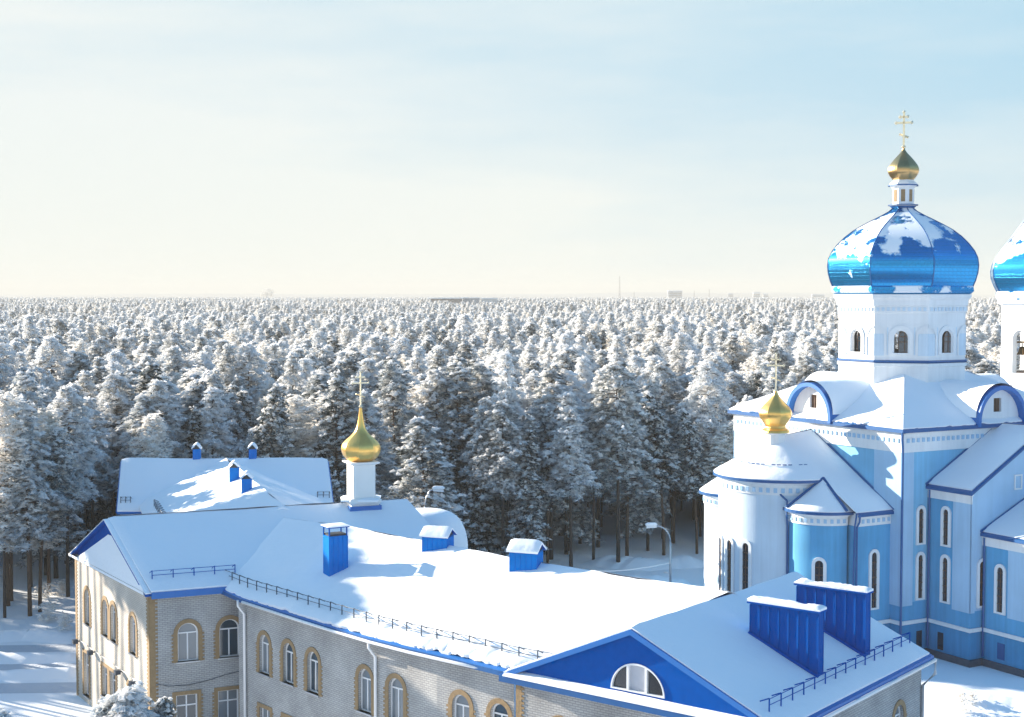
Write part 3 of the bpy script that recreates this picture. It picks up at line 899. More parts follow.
# snow guards ----------------------------------------------------------
def snow_guard(base, up, spacing=.95, h=.5, build=S, mat=None):
    """base: polyline on the roof; up: direction up the slope"""
    m_ = MB()
    L = sum((b - a).length for a, b in zip(base, base[1:]))
    n = max(2, int(L / spacing)); pts = resample(base, n)
    for i, p in enumerate(pts):
        upv = up if isinstance(up, Vector) else up(p)
        m_.tube([p, p + Vector((0, 0, h))], .028, 4)
        m_.tube([p + Vector((0, 0, h)), p + upv * .42 + Vector((0, 0, .16))], .024, 4)
    for hh in (.95, .5):
        m_.tube([p + Vector((0, 0, h * hh)) for p in pts], .017, 4)
    return build(m_, 'snow_guard', mat or M['blue_dark'])
base = [long_front(a, .105) + Vector((0, 0, .12)) for a in [x / 30 for x in range(3, 30)]]
snow_guard(base, lambda p: Vector((.55, .75, .35)).normalized(), mat=M['dark_metal'])
base = [wfront(.02 + x * .25 / 6, .13) + Vector((0, 0, .1)) for x in range(7)]
snow_guard(base, Vector((-dL.x * -1, -dL.y * -1, .4)).normalized())
base = [gp(GW - .85, v, ZE + .85 * slope + .08) for v in (.3, 4, 8, 11, 13.2)]
snow_guard(base, (-du + Vector((0, 0, .44))).normalized(), .9)

# chimneys --------------------------------------------------------------
def roof_z_gr(u): return ZE + (GW - u) * slope
def slab_chimney(ua, ub, v0, th, ztop):
    """tall thin ribbed sheet-metal box running down the slope"""
    m_ = MB()
    c = [gp(ua, v0, roof_z_gr(ua) - .1), gp(ub, v0, roof_z_gr(ub) - .1), gp(ub, v0 + th, roof_z_gr(ub) - .1), gp(ua, v0 + th, roof_z_gr(ua) - .1),
         gp(ua, v0, ztop), gp(ub, v0, ztop), gp(ub, v0 + th, ztop), gp(ua, v0 + th, ztop)]
    i = len(m_.v); m_.v += [tuple(p) for p in c]
    for f in ((3, 2, 1, 0), (4, 5, 6, 7), (0, 1, 5, 4), (1, 2, 6, 5), (2, 3, 7, 6), (3, 0, 4, 7)):
        m_.f.append(f); m_.m.append(0)
        for k in f:
            q = c[k]; m_.uv.append(((q - gA).dot(du) + (q - gA).dot(dv), q.z))
    n = int((ub - ua) / .42)
    for k in range(n + 1):     # standing ribs
        uu = ua + (ub - ua) * k / n
        for vv, s_ in ((v0, -1), (v0 + th, 1)):
            p = gp(uu, vv + s_ * .02, roof_z_gr(uu))
            m_.tube([p, Vector((p.x, p.y, ztop - .05))], .022, 4)
    o = S(m_, 'chimney', M['ribbed'], label=None)
    m_ = MB()                  # base flashing and top rim
    a, b = gp(ua - .04, v0 - .07, roof_z_gr(ua) + .12), gp(ub + .04, v0 - .07, roof_z_gr(ub) + .12)
    m_.tube([a, b], .07, 4)
    m_.hexa([gp(ua - .1, v0 - .1, ztop), gp(ub + .1, v0 - .1, ztop), gp(ub + .1, v0 + th + .1, ztop), gp(ua - .1, v0 + th + .1, ztop),
             gp(ua - .1, v0 - .1, ztop + .08), gp(ub + .1, v0 - .1, ztop + .08), gp(ub + .1, v0 + th + .1, ztop + .08), gp(ua - .1, v0 + th + .1, ztop + .08)])
    S(m_, 'cap', M['blue_dark'], parent=o)
    m_ = MB()
    snow_sheet(m_, bil(gp(ua - .1, v0 - .1, ztop + .08), gp(ub + .1, v0 - .1, ztop + .08), gp(ub + .1, v0 + th + .1, ztop + .08), gp(ua - .1, v0 + th + .1, ztop + .08)), 28, 5, .17, .10, nsc=1.9, seed=ua)
    S(m_, 'snow_cap', M['snow'], parent=o, smooth=True)
def on_slope(px, py):
    """point of the right gable slope seen at this place"""
    r = ray(px, py); o = Vector((0, 0, CAM_H))
    A = gp(GW, 0, ZE); n = dv.cross(gp(u_pk, 0, ZPK) - A); t = (A - o).dot(n) / r.dot(n)
    q = o + r * t - gA
    return q.dot(du), q.dot(dv), (o + r * t).z
for (xa, ya, xb, yb, ytop) in ((751, 635, 817, 680, 600), (799, 615, 863, 660, 582)):
    ua, va, _ = on_slope(xa, ya); ub, vb, _ = on_slope(xb, yb)
    v0 = (va + vb) / 2
    f_ = Fr(tuple(gp(0, v0, 0).xy), tuple(du.xy))
    zt = f_.z_at(ua, ytop) - .12
    print('slab', ua, va, ub, vb, zt)
    slab_chimney(ua, ub, v0, .42, zt)

def box_chimney(px, py_base, w, d, h, surf_z, dirv, mat='ribbed_light', roofed=True, open_top=False, snowh=.2, build=S):
    """small roof box: px,py of the middle of its near foot on a surface at about height surf_z"""
    p = P(px, py_base, surf_z)
    fr = Fr(tuple(p.xy), tuple(dirv.xy))
    m_ = MB()
    m_.box(fr, -w / 2, w / 2, surf_z - .8, surf_z + h, -d, 0)
    for k in range(int(w / .25) + 1):
        uu = -w / 2 + w * k / max(1, int(w / .25))
        m_.box(fr, uu - .015, uu + .015, surf_z - .3, surf_z + h - .02, 0, .025)
    o = build(m_, 'chimney', M[mat])
    if open_top:
        m_ = MB()
        for uu in (-w / 2 + .03, w / 2 - .03):
            for dd in (-d + .03, -.03):
                m_.box(fr, uu - .03, uu + .03, surf_z + h, surf_z + h + .42, dd - .03, dd + .03)
        m_.box(fr, -w / 2 + .06, w / 2 - .06, surf_z + h, surf_z + h + .1, -d + .06, -.06, 1)
        m_.box(fr, -w / 2 - .08, w / 2 + .08, surf_z + h + .42, surf_z + h + .47, -d - .08, .08)
        build(m_, 'hood', [M['blue_dark'], M['dark']], parent=o)
        z1 = surf_z + h + .47
        m_ = MB()
        snow_sheet(m_, bil(fr(-w / 2 - .08, z1, .08), fr(w / 2 + .08, z1, .08), fr(w / 2 + .08, z1, -d - .08), fr(-w / 2 - .08, z1, -d - .08)), 6, 4, .1, .02)
        build(m_, 'snow_cap', M['snow'], parent=o, smooth=True)
    else:
        m_ = MB()
        z1 = surf_z + h
        rp = [fr(-w / 2 - .12, z1 - .08, .14), fr(w / 2 + .12, z1 - .08, .14), fr(w / 2 + .12, z1 + .3, -d / 2), fr(-w / 2 - .12, z1 + .3, -d / 2)]
        rq = [fr(-w / 2 - .12, z1 - .08, -d - .14), fr(w / 2 + .12, z1 - .08, -d - .14), fr(w / 2 + .12, z1 + .3, -d / 2), fr(-w / 2 - .12, z1 + .3, -d / 2)]
        m_.poly(rp); m_.poly(rq)
        for uu in (-w / 2, w / 2):
            m_.poly([fr(uu, z1 - .1, 0), fr(uu, z1 - .1, -d), fr(uu, z1 + .27, -d / 2)], 1)
        build(m_, 'cap', [M['blue_dark'], M['dark']], parent=o)
        m_ = MB()
        snow_sheet(m_, bil(rp[0] + Vector((0, 0, .01)), rp[1] + Vector((0, 0, .01)), rp[2] + Vector((0, 0, .01)), rp[3] + Vector((0, 0, .01))), 8, 4, snowh, .03, nsc=1.5, edges=(1, 1, 1, 0))
        snow_sheet(m_, bil(rq[0], rq[1], rq[2], rq[3]), 8, 4, snowh, .03, nsc=1.5, edges=(1, 1, 1, 0))
        build(m_, 'snow_cap', M['snow'], parent=o, smooth=True)
    return o
def on_long(px, py):
    best = None
    for i in range(241):
        for j in range(41):
            q = long_front(i / 240, j / 40); x_, y_ = proj(q); e = (x_ - px) ** 2 + (y_ - py) ** 2
            if best is None or e < best[0]: best = (e, q)
    return best[1].z
# tall chimney beside the long ridge, two low ridge vents
zl = on_long(338.5, 568) + .2
print('zl', zl)
box_chimney(338.5, 568, 1.02, .8, Fr((0, P(338.5, 568, zl).y), (1, 0)).z_at(0, 536) - zl, zl, Vector((.86, .5, 0)), open_top=True)
box_chimney(434.5, 550.5, 1.35, .9, .75, 11.15, Vector((.76, -.3, 0)), snowh=.14)
box_chimney(523, 568, 1.35, .9, .8, 11.2, Vector((.80, -.32, 0)), snowh=.2)

# gold cupola on the wing's ridge
def onion(mb, c, z0, prof, n=8, rot=R(22.5), mat=0, hs=1, rs=1):
    mb.lathe([(r * rs, z0 + h * hs) for r, h in prof], n, c, rot, mat)
def smooth_prof(prof, sub=4):
    out = []; n = len(prof)
    for k in range(n - 1):
        p0, p1, p2, p3 = prof[max(k - 1, 0)], prof[k], prof[k + 1], prof[min(k + 2, n - 1)]
        for j in range(sub):
            t = j / sub
            out.append(tuple(.5 * (2 * p1[i] + (p2[i] - p0[i]) * t + (2 * p0[i] - 5 * p1[i] + 4 * p2[i] - p3[i]) * t * t + (3 * p1[i] - p0[i] - 3 * p2[i] + p3[i]) * t ** 3) for i in (0, 1)))
    return out + [prof[-1]]
def gores(mb, prof, c, rot=0.0):
    """ribbed onion: eight slightly bulging gores"""
    n = 32; i = len(mb.v); prof = smooth_prof(prof)
    for r, z in prof:
        for j in range(n):
            q = (j % 4) / 4; f = math.cos(math.pi / 8) / math.cos(math.pi / 8 * (2 * q - 1)); f = 1 - (1 - f) * .55
            a = rot + 2 * math.pi * j / n; mb.v.append((c[0] + r * f * math.cos(a), c[1] + r * f * math.sin(a), z))
    for k in range(len(prof) - 1):
        for j in range(n):
            a, b = i + k * n + j, i + k * n + (j + 1) % n; mb.f.append((a, b, b + n, a + n)); mb.m.append(0); mb.uv += [(0, 0)] * 4
def cross_mesh(mb, c, z0, h, w, t=.05, ang=0.0, mat=0, ball=True):
    d = (math.cos(ang), math.sin(ang))
    fr = Fr(c, d)
    mb.box(fr, -t, t, z0, z0 + h, -t, t, mat)
    mb.box(fr, -w / 2, w / 2, z0 + h * .66, z0 + h * .66 + 2 * t, -t, t, mat)
    mb.box(fr, -w / 4, w / 4, z0 + h * .83, z0 + h * .83 + 2 * t, -t, t, mat)
    a, b = fr(-w / 3.4, z0 + h * .36), fr(w / 3.4, z0 + h * .26)
    mb.tube([a, b], t * 1.1, 4, mat)
    if ball:
        for q in (fr(-w / 2, z0 + h * .66 + t), fr(w / 2, z0 + h * .66 + t), fr(0, z0 + h), fr(-w / 4, z0 + h * .83 + t), fr(w / 4, z0 + h * .83 + t)):
            mb.lathe([(.01, q.z - t * 2), (t * 1.8, q.z), (.01, q.z + t * 2)], 8, (q.x, q.y), 0, mat)
t_c = 0
best = min((abs(proj(pk0.lerp(pk1, k / 400))[0] - 361), k / 400) for k in range(401))[1]
cc = pk0.lerp(pk1, best)
pxm = depth_of(cc) / FPX          # metres per pixel there
zc = lambda y: Fr((cc.x, cc.y), (1, 0)).z_at(0, y)
crot = math.atan2(ridge_dir.y, ridge_dir.x)
mb = MB()
sq = math.sqrt(2)
def sqlathe(mb, prof, mat=0, rot=None, c=None): mb.lathe([(r * sq, z) for r, z in prof], 4, (c or cc.xy), (crot if rot is None else rot) + R(45), mat)
sqlathe(mb, [(.85, zc(496.5)), (.98, zc(498)), (.98, zc(500)), (.85, zc(503)), (.85, zc(506))])
sqlathe(mb, [(.68, zc(497)), (.68, zc(464)), (.90, zc(462.5)), (.90, zc(461))])
cup = S(mb, 'cupola', M['white'], label='small white turret with gold onion dome')
mb = MB(); sqlathe(mb, [(.98, ZWR - .8), (.98, zc(504))]); S(mb, 'base', M['blue_roof'], parent=cup)
mb = MB()
snow_sheet(mb, bil(*[Vector((cc.x + a * 1.1, cc.y + b * 1.1, zc(499.5))) for a, b in ((-1, -1), (1, -1), (1, 1), (-1, 1))]), 6, 6, .2, .05)
S(mb, 'snow_cap', M['snow'], parent=cup, smooth=True)
oprof = [(.62, 0), (.84, .10), (1.06, .32), (1.17, .60), (1.17, .82), (1.08, 1.04), (.86, 1.28), (.60, 1.5), (.40, 1.72), (.27, 1.98), (.18, 2.35), (.12, 2.75), (.08, 3.1)]
hz = zc(408) - zc(461)
mb = MB(); gores(mb, [(r, zc(461) + h * hz / 3.1) for r, h in oprof], cc.xy, crot + R(22.5)); S(mb, 'dome', M['gold'], parent=cup)
mb = MB(); mb.lathe([(.02, zc(408) - .05), (.13, zc(406.5)), (.02, zc(404.5))], 10, cc.xy)
cross_mesh(mb, cc.xy, zc(406), zc(372) - zc(406), 1.0, .035, crot)
S(mb, 'cross', M['pale_gold'], parent=cup)
# wall lamps and cable on the sunlit end wall
mb = MB()
cab = []
for px, py in ((79.5, 641), (94.5, 652), (122, 671.5), (137, 682.5)):
    u = FE.u_at(px, 4); z = FE.z_at(u, py)
    m_ = MB(); m_.box(FE, u - .14, u + .14, z - .12, z + .12, .12, .42); m_.box(FE, u - .03, u + .03, z - .03, z + .03, -.01, .14)
    S(m_, 'wall_lamp', M['dark_metal'])
    cab.append(FE(u, z + .1, .06))
mb.tube(cab, .02, 4); S(mb, 'cable', M['dark_metal'])
mb = MB()
cb = [FW(.3, ZW - 4.9, .05)] + [FW(u, ZW - 4.9 - .25 * math.sin(u * .9), .05) for u in (1, 2, 3, 4, 5)]
mb.tube(cb, .015, 4); S(mb, 'cable', M['dark_metal'])

# ================================================================== HALL BEHIND
HX = Vector((-22, 105, 0))
hall = empty('hall_building', HX, 'low hall with snowy gable roof and four small blue vents behind the brick building', 'building')
def H(mb, name, mat, **k):
    mb.v = [(x - HX.x, y - HX.y, z) for x, y, z in mb.v]
    return mb.build(name, mat, k.pop('parent', hall), **k)
zE2, zR2 = 8.5, 11.6
r0, r1 = P(121.5, 461, zR2), P(327.5, 461, zR2)
e0, e1 = P(117, 512, zE2), P(334, 512, zE2)
off = (r0 - e0); off.z = 0
b0, b1 = r0 + off, r1 + (r1 - e1); b0.z = b1.z = zE2
mb = MB(); mb.patch(bil(e0, e1, r1, r0), 2, 2); mb.patch(bil(b0, b1, r1, r0), 2, 2)
for a, b in ((e0, r0), (b0, r0), (e1, r1), (b1, r1)):
    mb.tube([a + Vector((0, 0, -.05)), b + Vector((0, 0, -.05))], .09, 4)
mb.tube([e0 + Vector((0, 0, -.08)), e1 + Vector((0, 0, -.08))], .1, 4)
H(mb, 'roof', M['blue_roof'])
mb = MB(); snow_sheet(mb, bil(e0, e1, r1, r0), 40, 12, .22, .05, edges=(1, 1, 1, 0), seed=21); snow_sheet(mb, bil(b0, b1, r1, r0), 30, 8, .22, .04, edges=(1, 1, 1, 0))
# connecting wing
cr0 = P(226, 461, zR2 - .02); cr1 = P(283, 509, zR2 - .05)
cd = (cr1 - cr0).normalized(); cn = Vector((-cd.y, cd.x, 0)); 
if cn.x > 0: cn = -cn
HWc = 6.6; zc1 = 8.75
lft = bil(cr0 + cn * HWc + Vector((0, 0, zc1 - cr0.z)), cr1 + cn * HWc + Vector((0, 0, zc1 - cr1.z)), cr1, cr0)
rgt = bil(cr0 - cn * HWc + Vector((0, 0, zc1 - cr0.z)), cr1 - cn * HWc + Vector((0, 0, zc1 - cr1.z)), cr1, cr0)
snow_sheet(mb, lft, 30, 12, .24, .12, edges=(0, 1, 1, 0), seed=31, nsc=.3); snow_sheet(mb, rgt, 30, 12, .24, .05, edges=(0, 1, 1, 0), seed=33)
H(mb, 'roof_snow', M['snow'], smooth=True)
mb = MB(); mb.patch(lft, 2, 2); mb.patch(rgt, 2, 2); H(mb, 'roof', M['blue_roof'])
mb = MB()
ins = .4
def hwall(a, b, zt):
    fr = Fr(tuple(a.xy), tuple((b - a).xy)); mb.panel(fr, [(0, -.2), ((b - a).length, -.2), ((b - a).length, zt), (0, zt)])
cx = (e0 + e1 + b0 + b1) / 4
ii = [p.lerp(Vector((cx.x, cx.y, p.z)), .035) for p in (e0, e1, b1, b0)]
for a, b in zip(ii, ii[1:] + ii[:1]): hwall(a, b, zE2 + .05)
for s_ in (1, -1):
    a = cr0 + cn * (HWc - .4) * s_; b = cr1 + cn * (HWc - .4) * s_
    if s_ > 0: hwall(a, b, zc1)
    else: hwall(b, a, zc1)
for a, b, c in ((ii[0], ii[3], r0), (ii[1], ii[2], r1)):
    mb.poly([Vector((a.x, a.y, zE2)), Vector((b.x, b.y, zE2)), Vector((a.x / 2 + b.x / 2, a.y / 2 + b.y / 2, zR2 - .1))])
H(mb, 'wall', M['brick'])
fr = Fr(tuple(ii[0].xy), tuple((ii[1] - ii[0]).xy))
for u in (1.3, 3.1):
    mb = MB(); ring_mesh(mb, fr, rect_pts(u, 6.5, 1.0, 1.2), rect_pts(u, 6.4, 1.2, 1.4), 0, .05)
    o = H(mb, 'window', M['white_metal']); mb = MB(); mb.poly([fr(a, b, .02) for a, b in rect_pts(u, 6.5, 1.0, 1.2)]); H(mb, 'pane', M['glass'], parent=o)
def small_vent(px, pyb, z, w=.55, h=.85):
    p = P(px, pyb, z); m_ = MB(); f_ = Fr(tuple(p.xy), (1, .1))
    m_.box(f_, -w / 2, w / 2, z - .6, z + h, -w, 0); o = H(m_, 'vent', M['ribbed_light'])
    m_ = MB()
    zt = z + h
    a = [f_(-w / 2 - .08, zt, .1), f_(0, zt + .36, .1), f_(0, zt + .36, -w - .1), f_(-w / 2 - .08, zt, -w - .1)]
    b = [f_(w / 2 + .08, zt, .1), f_(0, zt + .36, .1), f_(0, zt + .36, -w - .1), f_(w / 2 + .08, zt, -w - .1)]
    m_.poly(a); m_.poly(b); m_.poly([f_(-w / 2, zt, .02), f_(w / 2, zt, .02), f_(0, zt + .3, .02)], 1)
    H(m_, 'cap', [M['blue_dark'], M['dark']], parent=o)
    m_ = MB(); snow_sheet(m_, bil(*a), 4, 4, .2, .02); snow_sheet(m_, bil(*b), 4, 4, .2, .02); H(m_, 'snow_cap', M['snow'], parent=o, smooth=True)
small_vent(196.5, 460.5, zR2 + .05); small_vent(252.5, 460.5, zR2 + .05)
small_vent(234, 481, 11.45, .62, .9); small_vent(246.5, 493, 11.4, .62, .9)
rs_ = bil(e0, e1, r1, r0)
snow_guard([rs_(.015, .12) + Vector((0, 0, .15)), rs_(.06, .12) + Vector((0, 0, .15))], Vector((0, .9, .4)), build=H, mat=M['dark_metal'])
snow_guard([rs_(.93, .22) + Vector((0, 0, .15)), rs_(.985, .22) + Vector((0, 0, .15))], Vector((0, .9, .4)), build=H, mat=M['dark_metal'])
snow_guard([lft(.25 + k * .1, .12) + Vector((0, 0, .2)) for k in range(7)], cn * -.8 + Vector((0, 0, .4)), build=H, mat=M['dark_metal'])

# ================================================================== CATHEDRAL
CC = Vector((29.05, 105.1, 0)); CR = math.atan2(.49, .872)
church = empty('cathedral', CC, 'pale blue and white cathedral with large blue onion dome and gold cupolas', 'church', CR)
church.scale = (.975, .975, 1)
def Cb(mb, name, mat, **k):
    return mb.build(name, mat, k.pop('parent', church), **k)
cm = Matrix.Translation(CC) @ Matrix.Rotation(CR, 4, 'Z') @ Matrix.Diagonal((.975, .975, 1, 1))
cmi = cm.inverted()
def lpx(fr, px, z):
    """u along a local wall frame for a world pixel column"""
    o = cm @ fr.o; u = (cm.to_3x3() @ fr.u)
    return Fr((o.x, o.y), (u.x, u.y)).u_at(px, z) / .975
def lz(fr, u, py):
    p = cm @ fr(u, 0)
    return Fr((p.x, p.y), (1, 0)).z_at(0, py)
CE = 15.2
FL = Fr((-9, 9), (0, -1))     # left face, u runs towards the near corner, outwards -x
FR_ = Fr((-9, -9), (1, 0))    # right face, outwards -y
FB1 = Fr((9, -9), (0, 1)); FB2 = Fr((9, 9), (-1, 0))
def church_window(fr, u, z0, w, h, mat_s=None, n=8, parent=None, bars=True):
    m_ = MB()
    hole = arch_pts(u, z0, w, h, n); outer = arch_pts(u, z0 - .12, w + .44, h + .34, n)
    ring_mesh(m_, fr, hole, outer, -.01, .1)
    o = Cb(m_, 'window', mat_s or M['church_white'])
    m_ = MB(); m_.poly([fr(a, b, .012) for a, b in hole]); Cb(m_, 'pane', M['glass_dark'], parent=o)
    if bars:
        m_ = MB()
        k = z0 + .5
        while k < z0 + h - .25:
            m_.box(fr, u - w / 2, u + w / 2, k, k + .05, .02, .05); k += .5
        m_.box(fr, u - .025, u + .025, z0, z0 + h - .02, .02, .05)
        Cb(m_, 'glazing_bar', M['wood'], parent=o)
    return o
def dentils(mb, fr, u0, u1, z, sp=.46, s=.22, o=.1, mat=0):
    n = max(1, int((u1 - u0) / sp))
    for k in range(n):
        u = u0 + (k + .5) * (u1 - u0) / n
        mb.box(fr, u - s / 2, u + s / 2, z, z + s * 1.25, o, o + .07, mat)
# walls: per storey colour
mb = MB()
for fr in (FL, FR_, FB1, FB2):
    mb.panel(fr, [(0, 0.3), (18, .3), (18, 2.3), (0, 2.3)], mat=2)
    mb.panel(fr, [(0, 2.3), (18, 2.3), (18, 3.7), (0, 3.7)], mat=1)
    mb.panel(fr, [(0, 3.7), (18, 3.7), (18, 13.7), (0, 13.7)], mat=3)
    mb.panel(fr, [(0, 13.7), (18, 13.7), (18, CE), (0, CE)], mat=0)
Cb(mb, 'wall', [M['church_white'], M['church_blue'], M['church_base'], M['church_mid']])
mb = MB()
for fr in (FL, FR_, FB1, FB2):   # frieze, cornice, corner pilasters
    mb.box(fr, -.12, 18.12, 13.7, 14.95, .0, .12)
    mb.box(fr, -.3, 18.3, 14.95, CE, .0, .3)
    for a, b in (((-.1, 4.5), (15.4, 18.1)) if fr is FL else ((-.1, .95), (17.05, 18.1))):
        mb.box(fr, a, b, 3.5, 13.7, 0, .1, 1)
    mb.box(fr, -.12, 18.12, 2.25, 2.5, 0, .12)
Cb(mb, 'cornice', [M['church_white'], M['church_pale']])
mb = MB()
for fr in (FL, FR_): dentils(mb, fr, .1, 17.9, 14.35, o=.12)
Cb(mb, 'dentils', M['church_pale'])
mb = MB()
for fr in (FL, FR_, FB1, FB2): mb.box(fr, -.15, 18.15, -.1, .45, 0, .15)
Cb(mb, 'plinth', M['plinth'])
# right face windows beside the corner
uR = lpx(FR_, 920, 7)
mb = MB(); mb.box(FR_, 0.95, 1.0, 3.5, 13.7, 0, .05); 
church_window(FR_, uR, 7.6, .42, 2.3); church_window(FR_, uR, 3.9, .42, 2.9)
mb = MB(); mb.box(FR_, uR - .25, uR + .25, .6, 1.7, .0, .03); Cb(mb, 'vent', M['glass_dark'])

# main roof: pyramid under the drum, snow on it
ZA = 15.25; oh = .45
def pyr(x, y): return ZA + .50 * (9 + oh - max(abs(x), abs(y)))
mb = MB(); ms = MB()
cs = [(-9 - oh, -9 - oh), (9 + oh, -9 - oh), (9 + oh, 9 + oh), (-9 - oh, 9 + oh)]
for k in range(4):
    a, b = cs[k], cs[(k + 1) % 4]
    q = .3
    A, B = Vector((*a, ZA)), Vector((*b, ZA)); C_, D_ = Vector((b[0] * q, b[1] * q, pyr(b[0] * q, b[1] * q))), Vector((a[0] * q, a[1] * q, pyr(a[0] * q, a[1] * q)))
    mb.patch(bil(A, B, C_, D_), 2, 2)
    dn = Vector((0, 0, -.22))
    mb.poly([A + dn, B + dn, B, A])
    def clip_(u, v, f=bil(A, B, C_, D_), k=k):
        b0 = .012 + .04 * max(0, noise.noise(Vector((u * 14, k * 5.1, 1))) + .5 * noise.noise(Vector((u * 50, k, 2))))
        return f(u, b0 + v * (1 - b0))
    snow_sheet(ms, clip_, 90, 16, .14, .07, edges=(0, 0, 1, 0), seed=k * 7, nsc=.5)
Cb(mb, 'roof', M['blue_trim']); Cb(ms, 'roof_snow', M['snow'], smooth=True)

# arched gables (one on each visible side, plus the back ones)
def zakomara(fr):
    r = 2.15; zs = CE + .25; uc_ = 9.0
    m_ = MB()
    pts = [(uc_ - r, CE - .05), (uc_ + r, CE - .05)] + [(uc_ + r * math.cos(math.pi * k / 16), zs + r * math.sin(math.pi * k / 16)) for k in range(17)]
    hole = rect_pts(uc_, 16.05, .75, .95)
    m_.panel(fr, pts, [hole], .2)
    o = Cb(m_, 'arched_gable', M['church_white'])
    m_ = MB(); m_.poly([fr(a, b, -.18) for a, b in hole]); m_.box(fr, uc_ - .03, uc_ + .03, 16.05, 17.0, -.17, -.13)
    Cb(m_, 'louvre', M['wood'], parent=o)
    m_ = MB()
    ro = r + .28
    L0, L1 = .55, -4.9
    N = 20
    def barrel(rr, a, l): t = math.pi * a; return fr(uc_ + rr * math.cos(t), zs + rr * math.sin(t), l)
    m_.patch(lambda a, b: barrel(ro, a, L0 + (L1 - L0) * b), N, 2)
    m_.patch(lambda a, b: barrel(r, a, L0 + (-L0 + .0) * b), N, 1)
    m_.patch(lambda a, b: barrel(r + (ro - r) * b, a, L0), N, 1)
    for sgn in (-1, 1):
        m_.box(fr, uc_ + sgn * r if sgn > 0 else uc_ - ro, uc_ + ro if sgn > 0 else uc_ - r, CE - .05, zs, .0, L0)
    Cb(m_, 'arch', M['blue_roof'], parent=o)
    m_ = MB()
    def top(a, b):
        aa = .04 + .92 * a
        th = .16 * math.sin(math.pi * a) ** .5 + .02 * noise.noise(Vector((a * 9, b * 9, uc_)))
        return barrel(ro + .01 + th, aa, L0 - .25 + (L1 - L0) * b)
    m_.patch(top, 20, 12)
    Cb(m_, 'snow_cap', M['snow'], parent=o, smooth=True)
for fr in (FL, FR_, FB1, FB2): zakomara(fr)

# drum ------------------------------------------------------------------
def octo(mb, prof, c=(0, 0), mat=0, cap=False): mb.lathe([(r / math.cos(R(22.5)), z) for r, z in prof], 8, c, R(22.5), mat, cap=cap)
def drum_faces(c, ap):
    out = []
    for k in range(8):
        a = R(45 * k); n = Vector((math.cos(a), math.sin(a), 0)); u = Vector((-n.y, n.x, 0))
        hw = ap * math.tan(R(22.5))
        out.append((Fr((c[0] + n.x * ap - u.x * hw, c[1] + n.y * ap - u.y * hw), (u.x, u.y), (n.x, n.y)), 2 * hw))
    return out
AP = 4.55
Z0d, Z1d = 16.9, 24.05
zd = lambda y: lz(Fr((-3.2, -3.2), (1, 0)), 0, y)
zstr, zfr, ztopd = zd(362), zd(316), zd(294)
print('drum', zd(378), zstr, zfr, ztopd)
mb = MB()
for fr, w in drum_faces((0, 0), AP):
    mb.panel(fr, [(0, 15.5), (w, 15.5), (w, zstr), (0, zstr)])
    mb.panel(fr, [(0, zstr), (w, zstr), (w, ztopd - .2), (0, ztopd - .2)], [arch_pts(w / 2, zd(353), .95, zd(331) - zd(353))], .25)
drum = Cb(mb, 'drum', M['church_white'])
mb = MB(); octo(mb, [(AP, zstr - .08), (AP + .14, zstr), (AP + .14, zstr + .07), (AP, zstr + .12)]); Cb(mb, 'string_course', M['blue_trim'], parent=drum)
mb = MB(); octo(mb, [(AP, zstr - .35), (AP + .1, zstr - .32), (AP + .1, zstr - .1), (AP, zstr - .08)])
octo(mb, [(AP, ztopd - 1.35), (AP + .07, ztopd - 1.3), (AP + .07, ztopd - .85), (AP + .16, ztopd - .8), (AP + .18, ztopd - .45), (AP + .38, ztopd - .25), (AP + .42, ztopd - .02), (AP, ztopd)])
zring = zfr - .55
for fr, w in drum_faces((0, 0), AP):
    z0w = zd(353); hw_ = zd(331) - z0w
    ring_mesh(mb, fr, arch_pts(w / 2, z0w - .0, 1.15, hw_ + .1), arch_pts(w / 2, z0w - .12, 1.75, hw_ + .52), -.01, .09)
    for uu in (0, w):  # half arches at the corners
        pts = []
        for k in range(9):
            t = math.pi / 2 * k / 8
            a = (.7 * math.cos(t), z0w + hw_ - .45 + .7 * math.sin(t)); pts.append(a)
        sg = 1 if uu == 0 else -1
        for k in range(8):
            a, b = pts[k], pts[k + 1]; q = 1.22
            zc_ = z0w + hw_ - .45
            A = fr(uu + sg * a[0], a[1], .07); B = fr(uu + sg * b[0], b[1], .07)
            C_ = fr(uu + sg * b[0] * q, zc_ + (b[1] - zc_) * q, .07); D_ = fr(uu + sg * a[0] * q, zc_ + (a[1] - zc_) * q, .07)
            mb.poly([A, B, C_, D_])
        mb.box(fr, min(uu + sg * .7, uu + sg * .7 * 1.22), max(uu + sg * .7, uu + sg * .7 * 1.22), z0w - .2, z0w + hw_ - .45, -.01, .07)
Cb(mb, 'cornice', M['church_white'], parent=drum)
mb = MB()
for fr, w in drum_faces((0, 0), AP):
    dentils(mb, fr, .05, w - .05, ztopd - 1.2, .36, .2, .07)
    # recessed pale panels behind the arcade
    z0w = zd(353); hw_ = zd(331) - z0w
    mb.box(fr, .0, .68, z0w - .2, z0w + hw_ - .2, -.02, .02); mb.box(fr, w - .68, w, z0w - .2, z0w + hw_ - .2, -.02, .02)
    for s_ in (-1, 1):
        ua = w / 2 + s_ * .9; ub = w / 2 + s_ * (w / 2 - .88)
        mb.box(fr, min(ua, ub), max(ua, ub), z0w - .15, z0w + hw_ + .25, -.02, .015)
Cb(mb, 'panel', M['apse_pale'], parent=drum)
